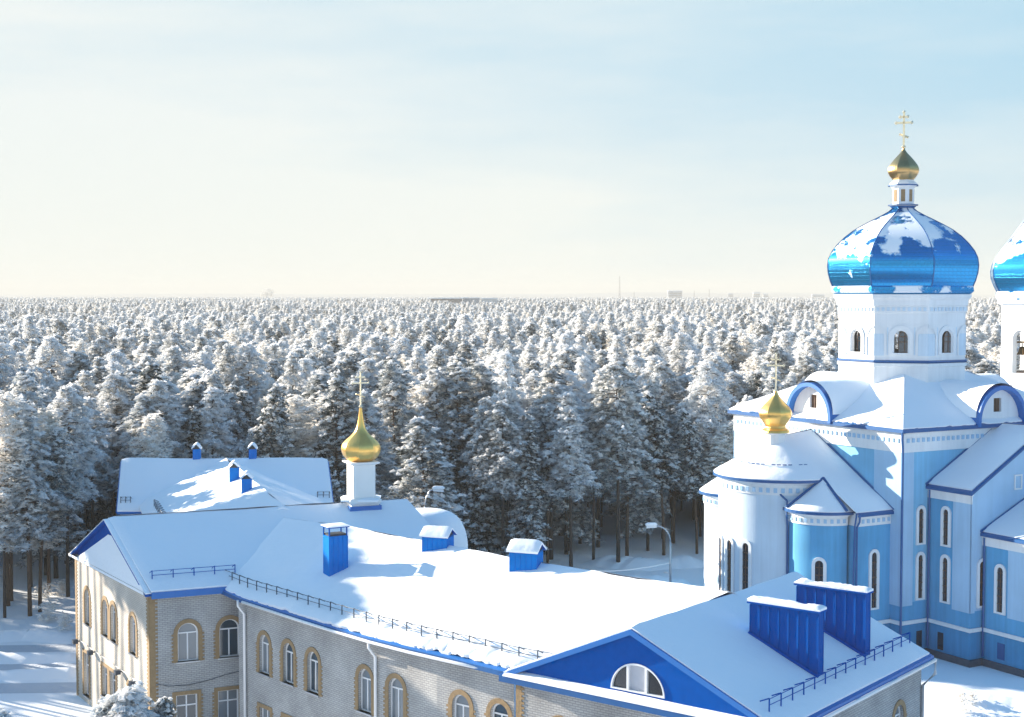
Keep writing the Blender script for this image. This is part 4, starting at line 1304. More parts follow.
for fr, w in drum_faces((0, 0), AP):
    z0w = zd(353); hw_ = zd(331) - z0w
    m_ = MB(); ring_mesh(m_, fr, arch_pts(w / 2, z0w + .06, .83, hw_ - .12), arch_pts(w / 2, z0w, .95, hw_), -.25, -.18)
    m_.box(fr, w / 2 - .03, w / 2 + .03, z0w, z0w + hw_ - .05, -.24, -.19); m_.box(fr, w / 2 - .45, w / 2 + .45, z0w + hw_ * .48, z0w + hw_ * .48 + .06, -.24, -.19)
    m_.box(fr, w / 2 - .45, w / 2 + .45, z0w + hw_ * .72, z0w + hw_ * .72 + .05, -.24, -.19)
    o = Cb(m_, 'window', M['wood'])
    m_ = MB(); m_.poly([fr(a, b, -.22) for a, b in arch_pts(w / 2, z0w, .95, hw_)]); Cb(m_, 'pane', M['glass'], parent=o)

# main dome
def dome_profile(pts, yscale=None):
    # pts (half px width, y) at the axis depth -> (radius, z)
    d = Fr(tuple(CC.xy), (1, 0)); k = .965 * depth_of(CC + Vector((0, 0, 24))) / FPX
    return [(hw * k, d.z_at(0, y)) for hw, y in pts]
prof_px = [(66, 295), (69.5, 293.5), (69.5, 291.5), (70, 288), (73, 281), (75.2, 273), (75.8, 266), (74.8, 259), (71.5, 252), (66, 245), (59, 238), (50.5, 231.5), (41, 226), (31.5, 221), (22.5, 216.5), (14.5, 212), (10, 208), (9, 204)]
dp = dome_profile(prof_px)
M['dome'] = dome_mat('blue_dome_tiles', dp[4][1], dp[11][1], .565)
def lathe_dome(mb, prof, c=(0, 0), sub=3):
    # smooth profile resample, facets stay flat
    out = []; n = len(prof)
    for k in range(n - 1):
        p0, p1, p2, p3 = prof[max(k - 1, 0)], prof[k], prof[k + 1], prof[min(k + 2, n - 1)]
        for j in range(sub):
            t = j / sub
            if k < 3: out.append((p1[0] + (p2[0] - p1[0]) * t, p1[1] + (p2[1] - p1[1]) * t)); continue
            out.append(tuple(.5 * (2 * p1[i] + (p2[i] - p0[i]) * t + (2 * p0[i] - 5 * p1[i] + 4 * p2[i] - p3[i]) * t * t + (3 * p1[i] - p0[i] - 3 * p2[i] + p3[i]) * t ** 3) for i in (0, 1)))
    out.append(prof[-1])
    cq = 1 / math.cos(R(22.5))
    # apothem such that the silhouette matches from the front
    octo(mb, [(r, z) for r, z in out], c)
mb = MB(); lathe_dome(mb, dp, sub=5)
dome = Cb(mb, 'dome', M['dome'])
mb = MB()     # raised seams along the eight edges
cq = 1 / math.cos(R(22.5))
for k in range(8):
    a = R(22.5 + 45 * k)
    mb.tube([Vector((r * cq * math.cos(a), r * cq * math.sin(a), z)) for r, z in dp[3:]], .045, 5)
Cb(mb, 'seam', M['blue_trim'], parent=dome)
mb = MB()     # snow on the gutter lip
octo(mb, [(dp[1][0] + .03, dp[2][1] - .1), (dp[1][0] + .16, dp[2][1] + .0), (dp[1][0] + .12, dp[3][1] + .05), (dp[3][0] + .02, dp[3][1] + .22)]); Cb(mb, 'gutter', dome_mat('snowy_gutter', -100, 100, .47), parent=dome)
# lantern, gold onion, cross
lan = [(9.5, 208.5), (10, 207), (13.5, 206), (13.5, 205), (11, 204.2), (11, 189), (12, 187), (14, 185.5), (14, 184), (11, 181.5), (9.5, 179.5)]
lp = dome_profile(lan)
mb = MB(); octo(mb, lp, cap=True); lantern = Cb(mb, 'lantern', M['church_white'])
mb = MB()
for fr, w in drum_faces((0, 0), lp[5][0]):
    zz0, zz1 = dome_profile([(1, 202)])[0][1], dome_profile([(1, 190)])[0][1]
    mb.box(fr, w * .27, w * .73, zz0, zz1, 0, .02)
Cb(mb, 'window', M['ochre'], parent=lantern)
fl_ = dome_profile([(15.5, 205.6), (15.5, 205), (11, 204.3)]) ; f2_ = dome_profile([(15.5, 186.2), (15.5, 185.4), (11, 183.6)])
mb = MB(); octo(mb, fl_); octo(mb, f2_); octo(mb, dome_profile([(9.6, 209), (11.5, 208), (13.6, 206.3)])); Cb(mb, 'flange', M['blue_trim'], parent=lantern)
gp_px = [(9, 181), (12, 178.5), (15.2, 174), (16, 170.5), (15, 166.5), (11.5, 161.5), (7.5, 157), (4.2, 153.5), (2, 150.5), (1.2, 148)]
gpp = dome_profile(gp_px)
mb = MB(); gores(mb, [(r * 1.05, z) for r, z in gpp], (0, 0), R(22.5)); Cb(mb, 'gold_dome', M['dull_gold'], parent=lantern)
mb = MB()
mb.lathe([(.02, gpp[-1][1] - .1), (.19, gpp[-1][1] + .08), (.02, gpp[-1][1] + .26)], 10)
zt = dome_profile([(1, 112)])[0][1]
cross_mesh(mb, (0, 0), gpp[-1][1] + .1, zt - gpp[-1][1] - .1, 1.15, .075, R(-20) - CR)
Cb(mb, 'cross', M['pale_gold'], parent=lantern)

off_ = Vector((-.23, .13, 0))
for o_ in (drum, dome, lantern): o_.location = off_
# east end: side blocks, three apses, roof -----------------------------------
ZSB, ZAP = 9.75, 11.55
eb = 3.0
mb = MB()
for fr, L in ((Fr((-9 - eb, -8), (1, 0)), eb), (Fr((-9, 8), (-1, 0)), eb), (Fr((-9 - eb, 8), (0, -1)), 16)):
    mb.panel(fr, [(0, .3), (L, .3), (L, 2.3), (0, 2.3)], mat=2)
    mb.panel(fr, [(0, 2.3), (L, 2.3), (L, 8.9), (0, 8.9)], mat=1)
    mb.panel(fr, [(0, 8.9), (L, 8.9), (L, ZSB), (0, ZSB)], mat=0)
def apse(mb, c, r, ztop, frz, seg=72):
    mb.lathe([(r, -.1), (r, .45)], seg, c, 0, 3, R(90), R(270))
    mb.lathe([(r, .3), (r, 2.3)], seg, c, 0, 2, R(90), R(270))
    mb.lathe([(r + .1, 2.25), (r + .1, 2.5)], seg, c, 0, 0, R(90), R(270))
    mb.lathe([(r, 2.3), (r, ztop - frz)], seg, c, 0, 4 if r > 4 else 1, R(90), R(270))
    mb.lathe([(r, ztop - frz), (r + .06, ztop - frz), (r + .08, ztop - .3), (r + .3, ztop - .12), (r + .3, ztop)], seg, c, 0, 0, R(90), R(270))
AC, AR = (-9 - 3.0, 0), 4.4
SC, SR = 4.75, 2.4
apse(mb, AC, AR, ZAP, .95)
Cb(mb, 'wall', [M['church_white'], M['church_blue'], M['church_base'], M['plinth'], M['apse_pale']], smooth=False)
for sy in (-1, 1):
    mb = MB(); apse(mb, (-9 - 3.2, sy * SC), SR, ZSB, .85)
    Cb(mb, 'wall', [M['church_white'], M['church_blue'] if sy < 0 else M['apse_pale'], M['church_base'], M['plinth']])
mb = MB()
fr = Fr((-9 - eb, -8), (1, 0))
mb.box(fr, -.1, eb, 8.9, 9.55, 0, .08); mb.box(fr, -.2, eb, 9.55, ZSB, 0, .25); mb.box(fr, -.1, eb, 2.25, 2.5, 0, .12)
Cb(mb, 'cornice', M['church_white'])
mb = MB(); dentils(mb, fr, .1, eb - .1, 9.1, .42, .2, .08)
def curved_dentils(mb, c, r, z, sp, a0, a1, s=.2):
    n = int(r * (a1 - a0) / sp)
    for k in range(n):
        a = a0 + (a1 - a0) * (k + .5) / n; nn = Vector((math.cos(a), math.sin(a), 0)); u = Vector((-nn.y, nn.x, 0))
        f_ = Fr((c[0] + nn.x * r - u.x * s / 2, c[1] + nn.y * r - u.y * s / 2), (u.x, u.y), (nn.x, nn.y))
        mb.box(f_, 0, s, z, z + s * 1.3, -.02, .06)
curved_dentils(mb, AC, AR + .06, ZAP - .78, .5, R(92), R(268), .24)
for sy in (-1, 1): curved_dentils(mb, (-12.2, sy * SC), SR + .06, ZSB - .68, .42, R(92), R(268))
Cb(mb, 'dentils', M['church_pale'])
# windows of the apses
def apse_window(c, r, ang, z0, w, h):
    nn = Vector((math.cos(ang), math.sin(ang), 0)); u = Vector((-nn.y, nn.x, 0))
    f_ = Fr((c[0] + nn.x * r, c[1] + nn.y * r), (u.x, u.y), (nn.x, nn.y))
    church_window(f_, 0, z0, w, h)
def ang_for(c, r, px, z):
    best = None
    for k in range(90, 271):
        a = R(k); p = cm @ Vector((c[0] + r * math.cos(a), c[1] + r * math.sin(a), z))
        # visible side only
        nrm = cm.to_3x3() @ Vector((math.cos(a), math.sin(a), 0))
        if nrm.dot(Vector((0, 0, 0)) - Vector((p.x, p.y, 0))) < 0: continue
        e = abs(proj(p)[0] - px)
        if best is None or e < best[0]: best = (e, a)
    return best[1]
for px in (721, 730, 745.5):
    apse_window(AC, AR, ang_for(AC, AR, px, 5.5), 3.0, .5, 4.2)
apse_window((-12.2, -SC), SR, ang_for((-12.2, -SC), SR, 819, 6), 4.1, .55, 2.5)
fr = Fr((-9 - eb, -8), (1, 0))
church_window(fr, lpx(fr, 873.5, 6), 3.4, .48, 3.7)
# east roof
RZ = 14.45
mb = MB(); ms = MB()
ra, rb = Vector((-9, 0, RZ)), Vector((-9 - 3.0, 0, RZ - .35))
for sy in (-1, 1):
    ea, ebv = Vector((-9, sy * 8.35, ZSB)), Vector((-9 - eb - .35, sy * 8.35, ZSB))
    f = bil(ea, ebv, Vector((rb.x - .35, 0, rb.z)), ra)
    mb.patch(f, 2, 2)
    snow_sheet(ms, lambda u, v, f=f: f(u, .02 + v * .98), 12, 20, .12, .05, edges=(0, 1, 1, 0), seed=sy + 2)
    dn = Vector((0, 0, -.18)); mb.poly([ea + dn, ebv + dn, ebv, ea])
    # verge edge against the church wall
    mb.tube([ra + Vector((-.06, 0, .12)), ea + Vector((-.06, 0, .12))], .09, 4)
prof = [(AR + .42, ZAP - .02), (AR + .42, ZAP + .08), (.35, rb.z)]
mb.lathe([(AR + .42, ZAP - .1), (AR + .42, ZAP + .06), (.2, rb.z)], 28, AC, 0, 0, R(85), R(275))
def cone_snow(ms, c, r, z0, z1, a0, a1, t=.13, seed=0, nu=36, nv=10):
    def f(a, b):
        t_ = a0 + (a1 - a0) * a; rr = r * (1 - b * .98); return Vector((c[0] + rr * math.cos(t_), c[1] + rr * math.sin(t_), z0 + (z1 - z0) * b))
    snow_sheet(ms, f, nu, nv, t, .05, edges=(0, 0, 1, 0), seed=seed)
cone_snow(ms, AC, AR + .36, ZAP + .08, rb.z, R(85), R(275), seed=5, nu=60, nv=14)
for k_ in range(26):      # broken line of snow stops showing through on the apse roof
    if k_ % 5 == 3: continue
    t0 = R(95) + R(170) * k_ / 26; rr = (AR + .36) * .70; zz = ZAP + .08 + (rb.z - ZAP - .08) * .30 + .17
    mb.tube([Vector((AC[0] + rr * math.cos(t0 + q * .04), AC[1] + rr * math.sin(t0 + q * .04), zz)) for q in range(3)], .035, 4)
for sy in (-1, 1):
    c = (-12.2, sy * SC)
    mb.lathe([(SR + .42, ZSB - .12), (SR + .42, ZSB + .04), (.1, 11.6)], 24, c, 0, 0, R(80), R(280))
    cone_snow(ms, c, SR + .36, ZSB + .06, 11.6, R(80), R(280), seed=8 + sy, nu=24, nv=8, t=.1)
# seams edging the small half-cone
for a in (R(168), R(262)):
    c = (-12.2, -SC)
    pts = [Vector((c[0] + (SR + .42) * q * math.cos(a), c[1] + (SR + .42) * q * math.sin(a), ZSB + .18 + (11.6 - ZSB) * (1 - q))) for q in (1, .5, .0)]
    mb.tube(pts, .1, 5)
Cb(mb, 'roof', M['blue_trim']); Cb(ms, 'roof_snow', M['snow'], smooth=True)
# gold cupola over the altar
GC = (-12.5, 0)
zq = lambda y: lz(Fr((GC[0], 0), (1, 0)), 0, y)
k = depth_of(cm @ Vector((GC[0], 0, 15))) / FPX
mb = MB(); mb.lathe([(.75, 13.2), (.72, zq(434)), (.95, zq(433)), (.95, zq(431.5))], 8, GC, R(22.5)); cup = Cb(mb, 'cupola', M['church_white'], label='small gold faceted cupola over the round apse')
mb = MB(); gores(mb, [(r * k, zq(y)) for r, y in ((15.5, 432), (14.5, 430), (11.5, 427.8), (10.8, 425.5), (13.5, 421.5), (16.8, 416.5), (17.2, 411.5), (14, 406.5), (10, 402.5), (6.5, 399), (3.5, 395.5), (1.8, 391.5))], GC, R(22.5)); Cb(mb, 'dome', M['gold'], parent=cup)
mb = MB(); mb.lathe([(.02, zq(393)), (.16, zq(391)), (.02, zq(389))], 10, GC)
cross_mesh(mb, GC, zq(390), zq(354) - zq(390), 1.15, .05, R(-20) - CR); Cb(mb, 'cross', M['pale_gold'], parent=cup)

# south arm and porch -----------------------------------------------------
ZT = 11.35
xa = -9 + 2.45; La = 3.8
def arm(x0, x1, y0, y1, ze, zr, win, name='wall'):
    """gabled block running towards -y from y0 to y1"""
    m_ = MB()
    fl = Fr((x0, y0), (0, -1)); ff = Fr((x0, y1), (1, 0)); frt = Fr((x1, y1), (0, 1))
    Ls, Lf = abs(y1 - y0), x1 - x0
    for f_, L in ((fl, Ls), (ff, Lf), (frt, Ls)):
        m_.panel(f_, [(0, .3), (L, .3), (L, 2.3), (0, 2.3)], mat=2)
        m_.panel(f_, [(0, 2.3), (L, 2.3), (L, 3.6), (0, 3.6)], mat=1)
    for f_, L in ((fl, Ls), (frt, Ls)):
        m_.panel(f_, [(0, 3.6), (L, 3.6), (L, ze), (0, ze)], mat=1)
    m_.panel(ff, [(0, 3.6), (Lf, 3.6), (Lf, ze), (Lf / 2, zr), (0, ze)], mat=3)
    o = Cb(m_, name, [M['church_white'], M['church_blue'], M['church_base'], M['church_pale']])
    m_ = MB()
    for f_, L in ((fl, Ls), (ff, Lf), (frt, Ls)):
        m_.box(f_, -.1, L + .1, 2.25, 2.5, 0, .12)
        m_.box(f_, -.12, L + .12, -.1, .45, 0, .14, 2)
    for f_, L in ((fl, Ls), (frt, Ls)):
        m_.box(f_, -.05, L + .1, ze - .75, ze, 0, .08)
        m_.box(f_, -.05, L + .2, ze - .2, ze, 0, .2)
    m_.box(fl, Ls * .60, Ls + .08, 3.5, ze - .75, 0, .08, 1)
    m_.box(ff, -.08, .35, 3.5, ze, 0, .08, 1)
    Cb(m_, 'cornice', [M['church_white'], M['church_pale'], M['plinth']])
    m_ = MB(); s_ = MB(); ov = .3; xm = (x0 + x1) / 2
    ys0, ys1 = y0, y1 - ov
    sl = (zr - ze) / (xm - x0)
    for xe, sg in ((x0 - ov, 1), (x1 + ov, -1)):
        A, B = Vector((xe, ys0, ze - ov * sl + .2)), Vector((xe, ys1, ze - ov * sl + .2)); C_, D_ = Vector((xm, ys1, zr + .2)), Vector((xm, ys0, zr + .2))
        m_.patch(bil(A, B, C_, D_), 1, 1)
        dn = Vector((0, 0, -.2)); m_.poly([A + dn, B + dn, B, A]); m_.poly([B + dn, C_ + dn, C_, B])
        m_.tube([A + Vector((0, -.05, .1)), D_ + Vector((0, -.05, .1))], .09, 4)
        m_.tube([B + Vector((0, 0, .0)), C_ + Vector((0, 0, .0))], .1, 4)
        snow_sheet(s_, lambda u, v, f=bil(A, B, C_, D_): f(u * .96, .03 + v * .97), 14, 16, .1, .04, edges=(0, 1, 1, 0), seed=xe)
    Cb(m_, 'roof', M['blue_trim']); Cb(s_, 'roof_snow', M['snow'], smooth=True)
    for (f_, u, z0, w, h) in win(fl, ff): church_window(f_, u, z0, w, h)
def w1(fl, ff):
    u = lpx(fl, 946, 7); v = lpx(ff, 981, 5)
    return [(fl, u, 7.65, .44, 2.35), (fl, u, 3.9, .44, 2.9), (ff, v, 3.9, .44, 2.9)]
arm(xa, -xa, -9, -9 - La, ZT, 15.0, w1)
def w2(fl, ff):
    u = lpx(fl, 1000.5, 5); return [(fl, u, 3.75, .5, 2.9)]
arm(xa + 1.15, -xa - 1.15, -9 - La, -9 - La - 3.6, 8.6, 11.0, w2)
fl = Fr((xa, -9), (0, -1))
for f_, px in ((fl, 940.5),):
    u = lpx(f_, px, 1.2); m_ = MB(); m_.box(f_, u - .25, u + .25, .6, 1.75, 0, .03); Cb(m_, 'vent', M['glass_dark'])
fl = Fr((xa + 1.15, -9 - La), (0, -1)); u = lpx(fl, 1001, 1.2); m_ = MB(); m_.box(fl, u - .3, u + .3, .7, 1.75, 0, .03); Cb(m_, 'vent', M['blue_trim'])
ff = Fr((xa, -9 - La), (1, 0)); u = lpx(ff, 1018, 12); z = lz(ff, u, 488)
m_ = MB(); ring_mesh(m_, ff, rect_pts(u, z, .55, .8), rect_pts(u, z - .1, .75, 1.0), 0, .06); Cb(m_, 'window', M['church_white'])
# downpipes
def cpipe(pts, r=.07):
    m_ = MB(); m_.tube(pts, r, 6); Cb(m_, 'downpipe', M['blue_trim'])
cpipe([Vector((-9.45, -9.4, CE - .1)), Vector((-9.45, -9.4, CE - .5)), Vector((-9.2, -9.2, CE - 1.2)), Vector((-9.2, -9.2, 1.0))], .085)
cpipe([Vector((xa - .1, -9.18, ZT)), Vector((xa - .12, -9.18, .6))])
cpipe([Vector((xa + 1.05, -9.18 - La, 8.6)), Vector((xa + 1.05, -9.18 - La, .6))])
# pipe in the fold between big apse and small apse
iu = (-9 - 5.35, -9 + 5.3)
cpipe([Vector((-14.9, -2.9, ZAP - .1)), Vector((-14.95, -2.95, ZAP - .6)), Vector((-14.72, -3.95, ZAP - 1.25)), Vector((-14.8, -4.0, ZSB - .4)), Vector((-14.5, -3.75, ZSB - 1.2)), Vector((-14.5, -3.75, .5))])
cpipe([Vector((-12.1, -8.3, ZSB + .1)), Vector((-12.15, -8.3, ZSB - .5)), Vector((-12.15, -8.05, ZSB - .9)), Vector((-12.15, -8.05, .5))])
cpipe([Vector((-12.4, -8.3, ZSB + .1)), Vector((-12.4, -8.1, ZSB - .9)), Vector((-12.35, -7.9, .5))], .06)

# bell tower -----------------------------------------------------------------
BT = cm @ Vector((16.3, 0, 0))
tower = empty('bell_tower', BT, 'white octagonal bell tower with steep blue onion dome behind the cathedral roof', 'tower', CR)
def T(mb, name, mat, **k): return mb.build(name, mat, k.pop('parent', tower), **k)
zt_ = lambda y, dx=-1.6: Fr((BT.x, BT.y), (1, 0)).z_at(0, y)
AT = 3.75
mb = MB()
zsill, zarch, ztt = zt_(372), zt_(330), zt_(302)
for fr, w in drum_faces((0, 0), AT):
    mb.panel(fr, [(0, 0), (w, 0), (w, zt_(384)), (0, zt_(384))])
    mb.panel(fr, [(0, zt_(384)), (w, zt_(384)), (w, ztt), (0, ztt)], [arch_pts(w / 2, zsill, 1.35, zarch - zsill)], .5)
T(mb, 'wall', M['church_white'])
mb = MB(); octo(mb, [(AT - .5, zsill - .05), (.01, zsill)]); T(mb, 'floor', M['wood'])
mb = MB(); octo(mb, [(AT, ztt - .3), (AT + .3, ztt - .1), (AT + .35, ztt + .3), (AT, ztt + .35)]); octo(mb, [(AT, zt_(385)), (AT + .12, zt_(384)), (AT + .12, zt_(383)), (AT, zt_(382))]); T(mb, 'cornice', M['church_white'])
kk = depth_of(BT + Vector((0, 0, 24))) / FPX
tp = [(49, 302), (53, 300), (53, 296), (52.5, 293), (56, 286), (59, 278), (59.5, 271), (58, 264), (54, 256), (48, 247), (41, 238), (34, 228), (27, 218), (20, 206), (13, 192), (8, 180), (7, 170)]
tp = [(r * kk * .98, zt_(y)) for r, y in tp]
M['dome2'] = dome_mat('blue_tower_dome_tiles', tp[5][1], tp[9][1], .54)
mb = MB(); lathe_dome(mb, tp, sub=5); d2 = T(mb, 'dome', M['dome2'])
mb = MB(); octo(mb, [(tp[1][0] + .02, tp[2][1] - .3), (tp[1][0] + .12, tp[2][1]), (tp[1][0] + .1, tp[3][1] + .05), (tp[3][0], tp[3][1] + .2)]); T(mb, 'gutter', dome_mat('snowy_tower_gutter', -100, 100, .45), parent=d2)
mb = MB()
for k in range(8):
    a = R(22.5 + 45 * k); mb.tube([Vector((r * cq * math.cos(a), r * cq * math.sin(a), z)) for r, z in tp[3:]], .045, 5)
T(mb, 'seam', M['blue_trim'], parent=d2)
mb = MB(); octo(mb, [(.55, zt_(172)), (.6, zt_(150)), (.8, zt_(149)), (.55, zt_(147))], cap=True); ln = T(mb, 'lantern', M['church_white'])
mb = MB(); octo(mb, [(r * kk, zt_(y)) for r, y in ((8, 148), (14, 140), (15, 136), (11, 129), (5, 121), (1, 114))], cap=True); T(mb, 'gold_dome', M['dull_gold'], parent=ln)
mb = MB(); cross_mesh(mb, (0, 0), zt_(115), 3.0, 1.1, .055, R(-20) - CR); T(mb, 'cross', M['pale_gold'], parent=ln)
# beam and bells in the openings
fr, w = drum_faces((0, 0), AT)[4]
mb = MB(); zb_ = zarch - 1.0
mb.box(Fr((0, 0), (1, 0)), -AT + .4, AT - .4, zb_, zb_ + .14, -.07, .07)
mb.box(Fr((-2.9, 0), (0, 1)), -1.3, 1.3, zb_ - .02, zb_ + .14, -.07, .07); T(mb, 'beam', M['ochre'])
def bell(loc, r, label):
    e = empty('church_bell', loc, label, 'bell')
    m_ = MB(); m_.lathe([(r, 0), (r * .95, r * .15), (r * .7, r * .6), (r * .58, r * 1.1), (r * .5, r * 1.4), (r * .1, r * 1.55)], 16); m_.build('body', M['bronze'], e, smooth=True)
    m_ = MB(); m_.tube([(0, 0, r * 1.5), (0, 0, r * 2.1)], r * .1, 6); m_.build('hanger', M['dark_metal'], e)
    m_ = MB(); m_.tube([(0, 0, r), (0, 0, -r * .2)], r * .08, 6); m_.build('clapper', M['dark_metal'], e)
tm = Matrix.Translation(BT) @ Matrix.Rotation(CR, 4, 'Z')
bell(tm @ Vector((-2.9, .45, zb_ - .92)), .42, 'bronze bell hanging in the open arch of the white tower')
bell(tm @ Vector((0, 0, zb_ - 2.2)), 1.0, 'large bronze bell at the middle of the white tower')

# ================================================================== STREET FURNITURE
def street_lamp(px_pole, py_top, px_head, D, hgt_label):
    x = (px_pole - 512) / FPX * D
    z = Fr((x, D), (1, 0)).z_at(0, py_top)
    dx = (px_head - px_pole) / FPX * D
    e = empty('street_lamp', (x, D, 0), hgt_label, 'street lamp', group='lamp posts behind the brick building')
    m_ = MB(); m_.tube([(0, 0, 0), (0, 0, z - 1.4)], [.11, .07], 8)
    n = 7; m_.tube([(0, 0, z - 1.4)] + [(dx * .85 * (1 - math.cos(t)), 0, z - 1.4 + 1.25 * math.sin(t)) for t in [math.pi / 2 * k / n for k in range(1, n + 1)]], .05, 8)
    m_.build('pole', M['galv'], e, smooth=True)
    m_ = MB(); c = dx * .85
    s_ = 1 if dx > 0 else -1
    m_.hexa([Vector((c, -.13, z - .26)), Vector((c + s_ * .8, -.17, z - .32)), Vector((c + s_ * .8, .17, z - .32)), Vector((c, .13, z - .26)),
             Vector((c, -.08, z - .08)), Vector((c + s_ * .75, -.1, z - .1)), Vector((c + s_ * .75, .1, z - .1)), Vector((c, .08, z - .08))])
    h = m_.build('lamp_head', M['white_metal'], e)
    m_ = MB(); snow_sheet(m_, bil((c - .05 * s_, -.12, z - .09), (c + s_ * .85, -.14, z - .1), (c + s_ * .85, .14, z - .1), (c - .05 * s_, .12, z - .09)), 6, 4, .2, .03)
    m_.build('snow_cap', M['snow'], h, smooth=True)
    m_ = MB(); m_.tube([(-.5, 0, z * .42 + .1), (.1, 0, z * .42)], .03, 6); m_.build('bracket', M['galv'], e)
    return e
street_lamp(671.5, 524, 655, 108.0, 'curved steel street lamp beside the round cathedral apse')
street_lamp(424.5, 487.5, 434, 104.0, 'curved steel street lamp behind the small gold cupola roof')
xl = (671.5 - 512) / FPX * 108
mb = MB()
p0 = P(543, 565, 9.0); p1 = Vector((xl, 108, 3.6)); a = Vector(((546 - 512) / FPX * 100, 100, 4.9))
mb.tube([a.lerp(p1, t / 14) + Vector((0, 0, -.5 * math.sin(math.pi * t / 14))) for t in range(15)], .035, 5)
tag(mb.build('cable', M['white_metal']), 'snow covered cable strung to the lamp post near the apse', 'cable')

# ================================================================== TREES
rng = np.random.default_rng(11)
FINE = 1.0
class TB:
    """fast collector for foliage"""
    def __init__(s): s.V = []; s.F = []; s.Mi = []; s.n = 0
    def add(s, V, F, mi):
        s.V.append(V); s.F += [tuple(int(q) + s.n for q in f) for f in F]; s.Mi += [mi] * len(F); s.n += len(V)
def snow_blob(tb, c, sx, sy, sz, ang, n=5):
    """lump of snow: irregular cap, long axis along the twig"""
    a = np.arange(n) * 2 * math.pi / n + rng.uniform(0, 6)
    r = rng.uniform(.6, 1.25, n)
    ex, ey = np.cos(a) * r * sx, np.sin(a) * r * sy
    ca, sa = math.cos(ang), math.sin(ang)
    V = np.zeros((n + 1, 3))
    V[:n, 0] = c[0] + ex * ca - ey * sa; V[:n, 1] = c[1] + ex * sa + ey * ca
    V[:n, 2] = c[2] - sz * rng.uniform(-.1, .9, n)
    V[n] = (c[0] + rng.normal(0, .2) * sx, c[1] + rng.normal(0, .2) * sy, c[2] + sz * rng.uniform(.5, 1))
    tb.add(V, [(k, (k + 1) % n, n) for k in range(n)], 1)
def tuft(tb, c, r, k=7, mi=0, droop=.25, w=.3):
    a = rng.uniform(0, 2 * math.pi, k); rr = r * rng.uniform(.7, 1.35, k)
    dz = rng.uniform(-droop - .35, .25, k) * r
    V = np.zeros((k * 3, 3)); hw = r * w * rng.uniform(.6, 1.1, k)
    ca, sa = np.cos(a), np.sin(a)
    V[0::3, 0] = c[0] - sa * hw; V[0::3, 1] = c[1] + ca * hw; V[0::3, 2] = c[2] + rng.normal(0, .12, k) * r
    V[1::3, 0] = c[0] + sa * hw; V[1::3, 1] = c[1] - ca * hw; V[1::3, 2] = c[2] + rng.normal(0, .12, k) * r
    V[2::3, 0] = c[0] + ca * rr; V[2::3, 1] = c[1] + sa * rr; V[2::3, 2] = c[2] + dz
    tb.add(V, [(3 * i, 3 * i + 1, 3 * i + 2) for i in range(k)], mi)

